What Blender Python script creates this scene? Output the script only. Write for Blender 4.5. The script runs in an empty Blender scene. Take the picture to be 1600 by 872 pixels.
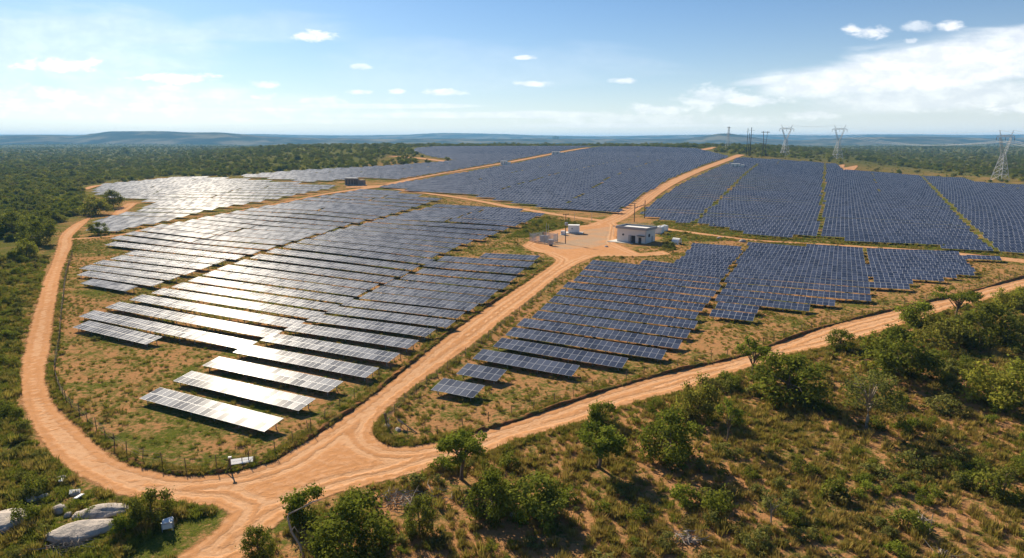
import bpy, math, random
import numpy as np
from mathutils import Matrix, Vector
R = math.radians
rng = np.random.default_rng(7)
random.seed(7)
S = bpy.context.scene
COL = S.collection

# ------------------------------------------------------------------ camera, sky, sun, exposure
CAM_H, FPX, HORY = 33.0, 1067.0, 218.0
PITCH = math.atan((436 - HORY) / FPX)
cd = bpy.data.cameras.new('camera'); cam = bpy.data.objects.new('camera', cd); COL.objects.link(cam)
cd.sensor_width = 36.0; cd.lens = 36.0 * FPX / 1600.0
cd.clip_start = 0.5; cd.clip_end = 60000
cam.location = (0, 0, CAM_H); cam.rotation_euler = (math.pi / 2 - PITCH, 0, 0)
S.camera = cam
SUN_AZ, SUN_EL = R(-29.6), R(29.0)           # azimuth from +Y towards +X
SUN_DIR = Vector((math.sin(SUN_AZ) * math.cos(SUN_EL), math.cos(SUN_AZ) * math.cos(SUN_EL), math.sin(SUN_EL)))
sl = bpy.data.lights.new('sun', 'SUN'); sl.energy = 5.0; sl.angle = R(0.55); sl.color = (1.0, 0.87, 0.68)
so = bpy.data.objects.new('sun', sl); COL.objects.link(so)
so.rotation_euler = (-SUN_DIR).to_track_quat('-Z', 'Y').to_euler(); so.location = (0, 0, 300)
S.view_settings.view_transform = 'Standard'; S.view_settings.look = 'None'
S.view_settings.gamma = 1.0; S.view_settings.use_curve_mapping = False
S.view_settings.exposure = 0.86
S.render.engine = 'CYCLES'
cy = S.cycles
cy.max_bounces = 5; cy.diffuse_bounces = 2; cy.glossy_bounces = 2; cy.transmission_bounces = 3
cy.transparent_max_bounces = 8; cy.volume_bounces = 0
cy.use_denoising = True
cy.sample_clamp_indirect = 6.0
try: cy.denoiser = 'OPENIMAGEDENOISE'
except Exception: pass


class NT:
    """small helper round a node tree"""
    def __init__(s, tree): s.t = tree; s.n = tree.nodes; s.l = tree.links
    def new(s, typ, **kw):
        n = s.n.new(typ)
        for k, v in kw.items(): setattr(n, k, v)
        return n
    def put(s, sock, v):
        if hasattr(v, 'is_output') or isinstance(v, bpy.types.NodeSocket): s.l.new(v, sock)
        elif v is not None:
            if isinstance(v, (tuple, list)) and sock.type == 'RGBA' and len(v) == 3: v = (*v, 1)
            sock.default_value = v
    def m(s, op, a, b=None, c=None, clamp=False):
        n = s.new('ShaderNodeMath', operation=op); n.use_clamp = clamp
        s.put(n.inputs[0], a)
        if b is not None: s.put(n.inputs[1], b)
        if c is not None: s.put(n.inputs[2], c)
        return n.outputs[0]
    def vm(s, op, a, b=None):
        n = s.new('ShaderNodeVectorMath', operation=op); s.put(n.inputs[0], a)
        if b is not None: s.put(n.inputs[1], b)
        return n.outputs[0]
    def mix(s, f, a, b, blend='MIX'):
        n = s.new('ShaderNodeMix', data_type='RGBA', blend_type=blend)
        s.put(n.inputs[0], f); s.put(n.inputs[6], a); s.put(n.inputs[7], b)
        return n.outputs[2]
    def ramp(s, v, lo, hi, a=0.0, b=1.0, smooth=True):
        n = s.new('ShaderNodeMapRange'); n.interpolation_type = 'SMOOTHSTEP' if smooth else 'LINEAR'
        s.put(n.inputs[0], v)
        for i, x in zip((1, 2, 3, 4), (lo, hi, a, b)): s.put(n.inputs[i], x)
        return n.outputs[0]
    def noise(s, vec, scale, detail=4, rough=0.55, dist=0.0):
        n = s.new('ShaderNodeTexNoise'); s.put(n.inputs['Vector'], vec)
        n.inputs['Scale'].default_value = scale; n.inputs['Detail'].default_value = detail
        n.inputs['Roughness'].default_value = rough; n.inputs['Distortion'].default_value = dist
        return n.outputs['Fac']
    def attr(s, name, out='Fac'):
        n = s.new('ShaderNodeAttribute'); n.attribute_name = name; return n.outputs[out]
    def comb(s, x, y, z):
        n = s.new('ShaderNodeCombineXYZ')
        for i, v in enumerate((x, y, z)): s.put(n.inputs[i], v)
        return n.outputs[0]
    def sep(s, v):
        n = s.new('ShaderNodeSeparateXYZ'); s.put(n.inputs[0], v); return n.outputs
    def bump(s, h, strength=0.5, dist=0.1):
        n = s.new('ShaderNodeBump'); n.inputs['Strength'].default_value = strength
        n.inputs['Distance'].default_value = dist; s.put(n.inputs['Height'], h); return n.outputs[0]
    def pos(s): return s.new('ShaderNodeNewGeometry').outputs['Position']


def material(name):
    m = bpy.data.materials.new(name); m.use_nodes = True
    nt = NT(m.node_tree); nt.n.clear()
    out = nt.new('ShaderNodeOutputMaterial')
    return m, nt, out


def principled(nt, out, color, rough=0.7, metal=0.0, spec=0.5, normal=None, **kw):
    b = nt.new('ShaderNodeBsdfPrincipled')
    nt.put(b.inputs['Base Color'], color); nt.put(b.inputs['Roughness'], rough)
    nt.put(b.inputs['Metallic'], metal); nt.put(b.inputs['Specular IOR Level'], spec)
    if normal is not None: nt.put(b.inputs['Normal'], normal)
    for k, v in kw.items(): nt.put(b.inputs[k], v)
    if out is not None: nt.l.new(b.outputs[0], out.inputs[0])
    return b


def pixdir(u, v):
    dx = (u - 800) / FPX; dy = -(v - 436) / FPX
    c, s = math.cos(PITCH), math.sin(PITCH)
    return np.array((dx, c + dy * s, -s + dy * c))

# ---- world: Nishita sky with cumulus and an anvil of high cloud, in sky directions
W = bpy.data.worlds.new('World'); S.world = W; W.use_nodes = True
nt = NT(W.node_tree); nt.n.clear()
wo = nt.new('ShaderNodeOutputWorld'); bg = nt.new('ShaderNodeBackground'); nt.l.new(bg.outputs[0], wo.inputs[0])
sky = nt.new('ShaderNodeTexSky', sky_type='NISHITA'); sky.sun_disc = False
sky.sun_elevation = SUN_EL; sky.sun_rotation = SUN_AZ
sky.altitude = 300; sky.air_density = 1.0; sky.dust_density = 0.35; sky.ozone_density = 2.5
gen = nt.new('ShaderNodeTexCoord').outputs['Generated']
sx, sy, sz = nt.sep(gen)
ysafe = nt.m('MAXIMUM', sy, 0.05)
ca, cb = nt.m('DIVIDE', sx, ysafe), nt.m('DIVIDE', sz, ysafe)     # tan azimuth, tan elevation
front = nt.ramp(sy, 0.1, 0.25)
vec = nt.comb(ca, nt.m('MULTIPLY', cb, 2.2), 0)
nz1 = nt.noise(vec, 26, 6, 0.62, 0.2)
nz2 = nt.noise(vec, 9, 5, 0.6, 0.4)
vecs = nt.comb(nt.m('ADD', ca, nt.m('MULTIPLY', cb, 1.4)), nt.m('MULTIPLY', cb, 5.0), 0.3)
nz3 = nt.noise(vecs, 5, 5, 0.5, 0.5)


def blob(u, v, ru, rv, amp, nz, gain, lo, hi, turn=0.0):
    d = pixdir(u, v); a0, b0 = d[0] / d[1], d[2] / d[1]; ct, st = math.cos(turn), math.sin(turn)
    da, db = nt.m('SUBTRACT', ca, a0), nt.m('SUBTRACT', cb, b0)
    da, db = nt.m('ADD', nt.m('MULTIPLY', da, ct), nt.m('MULTIPLY', db, st)), nt.m('SUBTRACT', nt.m('MULTIPLY', db, ct), nt.m('MULTIPLY', da, st))
    e = nt.new('ShaderNodeVectorMath', operation='LENGTH')
    nt.put(e.inputs[0], nt.comb(nt.m('MULTIPLY', da, FPX / ru), nt.m('MULTIPLY', db, FPX / rv), 0))
    val = nt.m('ADD', nt.m('SUBTRACT', 1.0, e.outputs['Value']), nt.m('MULTIPLY', nt.m('SUBTRACT', nz, 0.5), gain))
    return nt.m('MULTIPLY', nt.ramp(val, lo, hi), amp)

cl = None
for (u, v, ru, rv, amp) in [(488, 55, 34, 9, .95), (95, 102, 95, 12, .95), (95, 96, 30, 10, .5), (268, 122, 85, 9, .95), (250, 138, 36, 5, .6),
                            (405, 132, 24, 6, .7), (412, 152, 24, 6, .7), (690, 144, 34, 6, .8), (560, 105, 22, 5, .5), (562, 144, 24, 4, .7),
                            (820, 90, 22, 4, .7), (830, 131, 34, 5, .7), (978, 126, 24, 5, .7), (620, 142, 16, 4, .6),
                            (1360, 50, 36, 9, .9), (1333, 45, 18, 7, .8), (1482, 41, 26, 10, .85), (1440, 42, 32, 8, .45), (1425, 64, 12, 5, .5),
                            (500, 158, 50, 9, .5), (60, 148, 110, 12, .7), (200, 160, 190, 14, .5),
                            (1110, 152, 55, 18, .5), (1020, 172, 60, 9, .45), (1180, 158, 60, 9, .55), (1270, 178, 45, 9, .4), (1450, 165, 60, 12, .45), (1590, 168, 60, 12, .6),
                            (300, 172, 300, 18, .35), (1000, 186, 200, 10, .3)]:
    b_ = blob(u, v, ru * 1.25, rv * 1.35, amp, nz1, 2.0, 0.12, 0.75)
    cl = b_ if cl is None else nt.m('MAXIMUM', cl, b_)
for (u, v, ru, rv, amp, tn, gn) in [(1520, 98, 400, 46, .80, .13, 1.1), (1300, 130, 160, 30, .7, .10, 1.2), (1280, 118, 190, 10, .6, .10, 1.0), (1500, 150, 330, 30, .5, .05, 1.3),
                                    (390, 45, 160, 30, .16, 0, 1.5), (780, 105, 300, 45, .10, 0, 1.5), (150, 165, 420, 45, .45, 0, 1.5), (60, 70, 380, 80, .30, 0, 1.2)]:
    b_ = blob(u, v, ru, rv, amp, nz3, gn, 0.0, 0.55, tn)
    cl = nt.m('MAXIMUM', cl, b_)
for (u, v, ru, rv, amp) in [(110, 163, 300, 7, .7), (330, 171, 260, 6, .6), (60, 182, 300, 8, .5), (560, 166, 240, 5, .5), (720, 180, 330, 7, .45), (300, 190, 420, 7, .45), (980, 196, 300, 6, .35), (230, 153, 160, 5, .6)]:
    b_ = blob(u, v, ru, rv, amp, nz3, 1.6, 0.05, 0.6)
    cl = nt.m('MAXIMUM', cl, b_)
cl = nt.m('MULTIPLY', cl, front)
shade = nt.ramp(nz1, 0.35, 0.7)
cloudc = nt.mix(shade, (11.5, 11.8, 12.4), (15.6, 15.4, 14.9))
veil = nt.m('MULTIPLY', nt.m('EXPONENT', nt.m('MULTIPLY', nt.m('MAXIMUM', sz, 0.0), -15.5)), 0.86)
clear = nt.mix(veil, nt.vm('MULTIPLY', sky.outputs[0], (0.63, 0.87, 1.10)), (13.4, 13.1, 12.1))
skyc = nt.mix(cl, clear, nt.vm('MAXIMUM', cloudc, nt.vm('MULTIPLY', clear, (1.12, 1.1, 1.07))))
nt.l.new(skyc, bg.inputs[0]); bg.inputs[1].default_value = 0.05

# ------------------------------------------------------------------ terrain


def sst(a, b, x):
    t = np.clip((x - a) / (b - a), 0, 1); return t * t * (3 - 2 * t)


def TZ(x, y):
    x = np.asarray(x, float); y = np.asarray(y, float)
    yy = np.maximum(y, 1.0); r = x / yy
    A = sst(-.56, -.26, r) * (1 - sst(.30, .62, r))
    z = 21.0 * A * sst(240, 1150, y) * (1 - sst(1450, 2300, y))
    und = 0.45 * np.sin(x / 21 + y / 60 + 0.6) * np.sin(y / 17 - x / 55 + 1.1) + 0.35 * np.sin(x / 13 - 0.4) * np.cos(y / 29 + x / 40)
    z = z + und * sst(70, 120, y) * (1 - sst(260, 480, y))
    z = z + 5.0 * np.sin(x / 420 + 1) * np.sin(y / 510) * sst(1700, 2600, np.hypot(x, y))
    return z


def tz(x, y): return float(TZ(x, y))


def P(u, v, h=0.0):
    """the point of the terrain (plus h) seen at a place of the photograph"""
    d = pixdir(u, v); d = d / np.linalg.norm(d)
    t = 20.0 * 1.006 ** np.arange(1100)
    x, y, z = d[0] * t, d[1] * t, CAM_H + d[2] * t
    below = np.nonzero(z < TZ(x, y) + h)[0]
    if len(below) == 0: i = len(t) - 1; return np.array((x[i], y[i]))
    i = below[0]; lo, hi = t[max(i - 1, 0)], t[i]
    for _ in range(25):
        m = .5 * (lo + hi)
        if CAM_H + d[2] * m < tz(d[0] * m, d[1] * m) + h: hi = m
        else: lo = m
    return np.array((d[0] * hi, d[1] * hi))


def PX(x, y, z):
    c, s = math.cos(PITCH), math.sin(PITCH)
    z = z - CAM_H; f = y * c - z * s; up = y * s + z * c
    return 800 + FPX * x / f, 436 - FPX * up / f, f


def poly(pts, h=0.0): return np.array([P(u, v, h) for u, v in pts])


def inside(pg, x, y):
    x = np.asarray(x, float); y = np.asarray(y, float)
    res = np.zeros(x.shape, bool); n = len(pg)
    for i in range(n):
        x1, y1 = pg[i]; x2, y2 = pg[(i + 1) % n]
        c = ((y1 > y) != (y2 > y))
        with np.errstate(divide='ignore', invalid='ignore'):
            xi = (x2 - x1) * (y - y1) / (y2 - y1 if y2 != y1 else 1e-9) + x1
        res ^= c & (x < xi)
    return res


def sdf(pg, x, y):
    """distance to a polygon's outline, positive inside"""
    d = np.full(np.shape(x), 1e9); n = len(pg)
    for i in range(n):
        a = pg[i]; b = pg[(i + 1) % n]; e = b - a; L = max(e @ e, 1e-9)
        t = np.clip(((x - a[0]) * e[0] + (y - a[1]) * e[1]) / L, 0, 1)
        d = np.minimum(d, np.hypot(x - a[0] - t * e[0], y - a[1] - t * e[1]))
    return np.where(inside(pg, x, y), d, -d)


def smooth_line(pts, n=4):
    """Catmull-Rom through the points"""
    p = np.array(pts, float); p = np.vstack([2 * p[0] - p[1], p, 2 * p[-1] - p[-2]]); o = []
    for i in range(1, len(p) - 2):
        for k in range(n):
            t = k / n
            o.append(.5 * ((2 * p[i]) + (-p[i - 1] + p[i + 1]) * t + (2 * p[i - 1] - 5 * p[i] + 4 * p[i + 1] - p[i + 2]) * t * t + (-p[i - 1] + 3 * p[i] - 3 * p[i + 1] + p[i + 2]) * t ** 3))
    o.append(p[-2]); return np.array(o)


def ribbon(pts_px, wm):
    """a track's outline from its middle line in the photograph and a width in metres"""
    c = smooth_line([P(u, v) for u, v in pts_px], 5)
    t = np.gradient(c, axis=0); t /= np.linalg.norm(t, axis=1)[:, None] + 1e-9
    n = np.stack([-t[:, 1], t[:, 0]], 1)
    w = np.interp(np.linspace(0, 1, len(c)), np.linspace(0, 1, len(wm)), wm)[:, None] / 2
    return np.vstack([c + n * w, (c - n * w)[::-1]])

# roads (outlines traced as edges)
LOOP_OUT = [(146, 337), (138, 340), (116, 350), (100, 362), (92, 373), (89, 387), (81, 411), (68, 440), (60, 470), (45, 520), (35, 568), (35, 627), (60, 681), (92, 719), (130, 746), (189, 773), (250, 783), (330, 790)]
LOOP_IN = [(122, 360), (112, 372), (113, 383), (105, 400), (96, 425), (89, 460), (83, 500), (78, 541), (70, 579), (73, 606), (89, 638), (130, 676), (184, 719), (260, 741), (303, 744), (368, 738), (433, 719), (471, 695), (500, 678)]
CEN_L = [(573, 627), (657, 559), (721, 510), (785, 466), (862, 414), (868, 403)]
CEN_R = [(930, 398), (900, 414), (866, 436), (801, 488), (753, 527), (681, 579), (613, 631), (585, 664), (583, 680), (597, 692), (624, 699), (682, 692), (741, 677)]
RIGHT_UP = [(800, 661), (885, 632), (971, 604), (1056, 581), (1150, 560), (1211, 539), (1302, 508), (1403, 483), (1505, 460), (1596, 435), (1680, 414)]
RIGHT_LO = [(1680, 428), (1600, 449), (1555, 465), (1474, 486), (1393, 513), (1302, 539), (1236, 554), (1150, 581), (1056, 613), (992, 628), (911, 658), (864, 671), (800, 690), (753, 709), (687, 726), (619, 747), (531, 769), (480, 790)]
SIDE = [(440, 812), (405, 845), (372, 880), (270, 880), (310, 850), (350, 815), (358, 800)]


def gline(px, n=4): return smooth_line([P(u, v) for u, v in px], n)

big = np.vstack([gline(LOOP_OUT), gline(SIDE[::-1], 2)[::1], gline(RIGHT_LO)[::-1], gline(RIGHT_UP)[::-1], gline(CEN_R)[::-1], gline(CEN_L)[::-1], gline(LOOP_IN)[::-1]])
YARD = poly([(815, 384), (826, 377), (838, 370), (868, 360), (900, 353), (930, 350), (958, 343), (966, 352), (962, 380), (1000, 396), (1036, 392), (1050, 398), (990, 401), (930, 401), (905, 411), (868, 405), (850, 396), (830, 392)])
tracks = [big, YARD,
          ribbon([(935, 352), (965, 340), (1000, 318), (1041, 290), (1085, 269), (1125, 254), (1158, 242)], (9, 8, 8.5, 9, 9.5)),
          ribbon([(592, 291), (640, 299), (740, 313), (816, 327), (880, 337), (960, 347)], (6, 5, 5, 4.5, 5)),
          ribbon([(1022, 354), (1060, 361), (1165, 374), (1290, 382), (1430, 391), (1570, 405), (1700, 420)], (4, 4, 3, 2.4, 3, 6, 7)),
          ribbon([(112, 374), (150, 371), (190, 367), (230, 358), (300, 345), (380, 329), (470, 311), (540, 299), (600, 291)], (4, 3, 2.5, 2.5, 2.5, 2.5, 3, 6, 8)),
          ribbon([(540, 293), (575, 292), (612, 290)], (10, 13, 9)),
          ribbon([(606, 289), (660, 277), (740, 263), (810, 251), (870, 239), (920, 231)], (7, 6, 7, 8, 8)),
          ribbon([(130, 297), (150, 291), (175, 288)], (5, 6, 3)), ribbon([(182, 336), (196, 325), (207, 318)], (4, 6, 5)),
          ribbon([(610, 244), (650, 247), (700, 253)], (9, 12, 9)), ribbon([(1085, 236), (1105, 233), (1120, 230)], (9, 14, 9)),
          ribbon([(1310, 262), (1330, 258), (1322, 270)], (9, 14, 9))]


def road_sdf(x, y):
    d = np.full(np.shape(x), -1e9)
    for t in tracks: d = np.maximum(d, sdf(t, x, y))
    return d

# ------------------------------------------------------------------ object helpers


def link(o, parent=None):
    COL.objects.link(o)
    if parent is not None: o.parent = parent
    return o


def tag(o, label=None, cat=None, group=None, kind=None):
    if label: o['label'] = label
    if cat: o['category'] = cat
    if group: o['group'] = group
    if kind: o['kind'] = kind
    return o


def empty(name, loc, rz=0.0, label=None, cat=None, group=None):
    o = bpy.data.objects.new(name, None); o.empty_display_size = 0.5
    o.location = loc; o.rotation_euler = (0, 0, rz); link(o)
    return tag(o, label, cat, group)


class MB:
    """collects boxes, bars and tubes into one mesh"""
    def __init__(s): s.v = []; s.f = []; s.mi = []
    def add(s, vs, fs, mi=0):
        b = len(s.v); s.v += [tuple(map(float, q)) for q in vs]; s.f += [tuple(i + b for i in f) for f in fs]; s.mi += [mi] * len(fs); return s
    def box(s, x0, x1, y0, y1, z0, z1, mi=0):
        return s.add([(x0, y0, z0), (x1, y0, z0), (x1, y1, z0), (x0, y1, z0), (x0, y0, z1), (x1, y0, z1), (x1, y1, z1), (x0, y1, z1)],
                     [(3, 2, 1, 0), (4, 5, 6, 7), (0, 1, 5, 4), (1, 2, 6, 5), (2, 3, 7, 6), (3, 0, 4, 7)], mi)
    def tube(s, pts, rad, n=6, mi=0, cap=True):
        pts = [Vector(p) for p in pts]
        rad = [rad] * len(pts) if np.isscalar(rad) else list(rad)
        vs = []; fs = []
        for i, p in enumerate(pts):
            t = (pts[min(i + 1, len(pts) - 1)] - pts[max(i - 1, 0)]).normalized()
            a = t.cross(Vector((0, 0, 1)))
            if a.length < 0.05: a = t.cross(Vector((1, 0, 0)))
            a.normalize(); b = t.cross(a)
            for k in range(n):
                q = 2 * math.pi * k / n; vs.append(p + (a * math.cos(q) + b * math.sin(q)) * rad[i])
        for i in range(len(pts) - 1):
            for k in range(n):
                fs.append((i * n + k, i * n + (k + 1) % n, (i + 1) * n + (k + 1) % n, (i + 1) * n + k))
        if cap: fs.append(tuple(range(n))[::-1]); fs.append(tuple((len(pts) - 1) * n + k for k in range(n)))
        return s.add(vs, fs, mi)
    def bar(s, a, b, w, mi=0): return s.tube([a, b], w / 2 * 1.414, 4, mi)
    def mesh(s, name, mats):
        m = bpy.data.meshes.new(name); m.from_pydata(s.v, [], s.f)
        for x in mats: m.materials.append(x)
        if len(mats) > 1: m.polygons.foreach_set('material_index', s.mi)
        m.update(); return m
    def build(s, name, mats, parent=None, loc=(0, 0, 0), smooth=False):
        mats = mats if isinstance(mats, (list, tuple)) else [mats]
        m = s.mesh(name, mats)
        if smooth: m.polygons.foreach_set('use_smooth', [True] * len(m.polygons))
        o = bpy.data.objects.new(name, m); o.location = loc; return link(o, parent)


def npmesh(name, verts, quads, mat, attrs=None, smooth=False, domain='FACE'):
    m = bpy.data.meshes.new(name); verts = np.asarray(verts, np.float32); quads = np.asarray(quads, np.int32)
    k = quads.shape[1]
    m.vertices.add(len(verts)); m.vertices.foreach_set('co', verts.ravel())
    m.loops.add(quads.size); m.loops.foreach_set('vertex_index', quads.ravel())
    m.polygons.add(len(quads)); m.polygons.foreach_set('loop_start', np.arange(0, quads.size, k, dtype=np.int32))
    m.polygons.foreach_set('loop_total', np.full(len(quads), k, np.int32))
    if smooth: m.polygons.foreach_set('use_smooth', np.ones(len(quads), bool))
    for a, val in (attrs or {}).items():
        at = m.attributes.new(a, 'FLOAT', domain); at.data.foreach_set('value', np.asarray(val, np.float32))
    m.materials.append(mat); m.update(); m.validate(); return m

# ------------------------------------------------------------------ materials
SOIL_A, SOIL_B = (0.45, 0.235, 0.10), (0.33, 0.16, 0.066)


def mk_ground():
    m, nt, out = material('ground_soil_and_grass'); p = nt.pos()
    n1 = nt.noise(p, 0.045, 5, 0.6, 0.3); n2 = nt.noise(p, 0.22, 6, 0.65, 0.4); n3 = nt.noise(p, 1.6, 6, 0.7); n4 = nt.noise(p, 6.0, 4, 0.7)
    soil = nt.mix(n3, SOIL_A, SOIL_B); soil = nt.mix(nt.ramp(n4, .45, .75), soil, (0.46, 0.27, 0.13))
    straw = nt.mix(n4, (0.30, 0.20, 0.075), (0.19, 0.135, 0.045))
    green = nt.mix(nt.ramp(n4, .3, .7), (0.06, 0.085, 0.012), (0.155, 0.155, 0.028))
    green = nt.mix(nt.ramp(nt.noise(p, 0.55, 5, .7, .5), .5, .66, 0, .75), green, (0.045, 0.062, 0.010))
    green = nt.mix(nt.ramp(nt.noise(p, 3.1, 4, .7), .55, .7, 0, .8), green, (0.25, 0.19, 0.065))
    g = nt.attr('green')
    gm = nt.m('ADD', nt.m('ADD', nt.m('MULTIPLY', n1, 0.55), nt.m('MULTIPLY', n2, 0.65)), nt.m('MULTIPLY', nt.m('SUBTRACT', n3, .5), 0.75))
    gm = nt.m('ADD', gm, nt.m('SUBTRACT', g, 0.5))
    c = nt.mix(nt.ramp(gm, 0.49, 0.58), soil, straw)
    c = nt.mix(nt.ramp(gm, 0.55, 0.66), c, green)
    far = nt.attr('far')
    wood = nt.mix(nt.noise(p, 0.02, 5, 0.65), (0.07, 0.085, 0.018), (0.17, 0.15, 0.042))
    c = nt.mix(far, c, wood)
    principled(nt, out, c, 1.0, spec=0.0, normal=nt.bump(nt.m('ADD', n3, nt.m('MULTIPLY', n4, .5)), 0.7, 0.35))
    return m


def mk_road():
    m, nt, out = material('dirt_road_surface'); p = nt.pos()
    n1 = nt.noise(p, 0.12, 5, 0.6, 0.5); n2 = nt.noise(p, 0.9, 6, 0.7, 0.3); n3 = nt.noise(p, 7.0, 4, 0.7)
    e = nt.attr('edge'); dirt = nt.mix(n1, (0.56, 0.285, 0.13), (0.46, 0.222, 0.092))
    c = nt.mix(nt.ramp(n2, .42, .75), dirt, (0.60, 0.345, 0.19))
    ew = nt.m('ADD', e, nt.m('MULTIPLY', nt.m('SUBTRACT', n2, .5), 1.1))
    ew = nt.m('ADD', ew, nt.m('MULTIPLY', nt.m('SUBTRACT', nt.noise(p, 0.35, 3, .6), .5), 0.9))
    # wheel tracks: pale packed bands and darker loose soil between, all along the road's own edges
    w1 = nt.m('ABSOLUTE', nt.m('SUBTRACT', ew, 1.55)); w2 = nt.m('ABSOLUTE', nt.m('SUBTRACT', ew, 3.0))
    tr = nt.m('MAXIMUM', nt.ramp(w1, 0.55, 0.2), nt.ramp(w2, 0.55, 0.2))
    c = nt.mix(nt.m('MULTIPLY', nt.m('MULTIPLY', tr, nt.ramp(n2, .25, .55)), 0.7), c, (0.63, 0.385, 0.22))
    lo = nt.ramp(nt.m('ABSOLUTE', nt.m('SUBTRACT', ew, 2.3)), 0.3, 0.08)
    c = nt.mix(nt.m('MULTIPLY', nt.m('MULTIPLY', lo, nt.ramp(n2, .3, .7)), 0.3), c, (0.33, 0.155, 0.065))
    fine = nt.m('SINE', nt.m('ADD', nt.m('MULTIPLY', ew, 8.0), nt.m('MULTIPLY', n2, 3.0)))
    c = nt.mix(nt.m('MULTIPLY', nt.ramp(fine, .3, 1.0), nt.m('MULTIPLY', nt.ramp(n1, .35, .65), .35)), c, (0.36, 0.175, 0.075))
    spots = nt.noise(p, 0.28, 6, 0.72, 0.8)
    c = nt.mix(nt.ramp(spots, .56, .72, 0, .55), c, (0.33, 0.165, 0.075))
    c = nt.mix(nt.ramp(n3, .62, .8, 0, .4), c, (0.63, 0.385, 0.22))
    c = nt.mix(nt.m('MULTIPLY', nt.ramp(nt.attr('gravel'), 0.2, 0.8), nt.ramp(n1, .3, .62, .15, .75)), c, nt.mix(n3, (0.33, 0.25, 0.17), (0.42, 0.34, 0.25)))
    h = nt.m('ADD', nt.m('MULTIPLY', fine, 0.07), nt.m('ADD', n2, nt.m('MULTIPLY', n3, .4)))
    h = nt.m('SUBTRACT', h, nt.m('MULTIPLY', tr, 0.5))
    b = principled(nt, None, c, 1.0, spec=0.0, normal=nt.bump(h, 0.6, 0.18))
    tr_ = nt.new('ShaderNodeBsdfTransparent'); mx = nt.new('ShaderNodeMixShader')
    al = nt.ramp(nt.m('ADD', ew, nt.m('MULTIPLY', nt.m('SUBTRACT', n3, .5), .7)), -0.35, 0.3)
    nt.l.new(al, mx.inputs[0]); nt.l.new(tr_.outputs[0], mx.inputs[1]); nt.l.new(b.outputs[0], mx.inputs[2]); nt.l.new(mx.outputs[0], out.inputs[0])
    return m


def plain(name, col, rough=0.7, metal=0.0, var=0.12, scale=1.5, spec=0.4):
    m, nt, out = material(name); p = nt.new('ShaderNodeTexCoord').outputs['Object']
    n = nt.noise(p, scale, 5, 0.65)
    c = nt.mix(n, tuple(x * (1 - var) for x in col), tuple(min(1, x * (1 + var)) for x in col))
    principled(nt, out, c, rough, metal, spec); return m


def leaf_mat(name, dark, light, dry=(0.16, 0.125, 0.04), trans=0.38, dryness=0.15):
    m, nt, out = material(name)
    v = nt.attr('var'); r = nt.new('ShaderNodeObjectInfo').outputs['Random']
    f = nt.m('ADD', nt.m('MULTIPLY', v, 0.75), nt.m('MULTIPLY', r, 0.35), clamp=True)
    c = nt.mix(f, dark, light)
    c = nt.mix(nt.m('MULTIPLY', nt.ramp(nt.m('FRACT', nt.m('MULTIPLY', r, 7.31)), 0.45, 1.0), dryness * 2), c, dry)
    d = nt.new('ShaderNodeBsdfDiffuse'); t = nt.new('ShaderNodeBsdfTranslucent')
    nt.put(d.inputs[0], c); nt.put(t.inputs[0], nt.mix(0.5, c, (0.16, 0.19, 0.02)))
    mx = nt.new('ShaderNodeMixShader'); mx.inputs[0].default_value = trans
    nt.l.new(d.outputs[0], mx.inputs[1]); nt.l.new(t.outputs[0], mx.inputs[2]); nt.l.new(mx.outputs[0], out.inputs[0])
    return m

GLASS_C = ((0.014, 0.026, 0.060), (0.030, 0.046, 0.095))


def glass_shader(nt, out, rnd, frame_mask, normal=None):
    """dark textured glass: a matt cell colour, a broad dusty sheen, a middle lobe and a narrow clear one"""
    c = nt.mix(rnd, *GLASS_C); c = nt.mix(frame_mask, c, (0.42, 0.44, 0.48))
    d = nt.new('ShaderNodeBsdfDiffuse'); nt.put(d.inputs[0], c); acc = d.outputs[0]
    k = nt.m('ADD', 0.6, nt.m('MULTIPLY', rnd, 0.8))
    for rough, w, tint in ((0.62, 0.0350, (.92, .97, 1.04)), (0.36, 0.0042, (1, .98, .96)), (0.19, 0.0044, (1, .97, .92))):
        g = nt.new('ShaderNodeBsdfGlossy'); g.inputs['Roughness'].default_value = rough
        nt.put(g.inputs['Color'], nt.vm('MULTIPLY', nt.comb(k, k, k), tuple(w * q for q in tint)))
        if normal is not None: nt.put(g.inputs['Normal'], normal)
        a = nt.new('ShaderNodeAddShader'); nt.l.new(acc, a.inputs[0]); nt.l.new(g.outputs[0], a.inputs[1]); acc = a.outputs[0]
    nt.l.new(acc, out.inputs[0])


def mk_glass():
    m, nt, out = material('solar_glass')
    r = nt.new('ShaderNodeObjectInfo').outputs['Random']
    uv = nt.new('ShaderNodeTexCoord').outputs['Object']; x, y, z = nt.sep(uv)
    cell = nt.m('MAXIMUM', nt.ramp(nt.m('ABSOLUTE', nt.m('SUBTRACT', nt.m('FRACT', nt.m('MULTIPLY', x, 6.4)), .5)), .46, .49),
                nt.ramp(nt.m('ABSOLUTE', nt.m('SUBTRACT', nt.m('FRACT', nt.m('MULTIPLY', y, 6.4)), .5)), .46, .49))
    glass_shader(nt, out, r, nt.m('MULTIPLY', cell, 0.16)); return m


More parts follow.
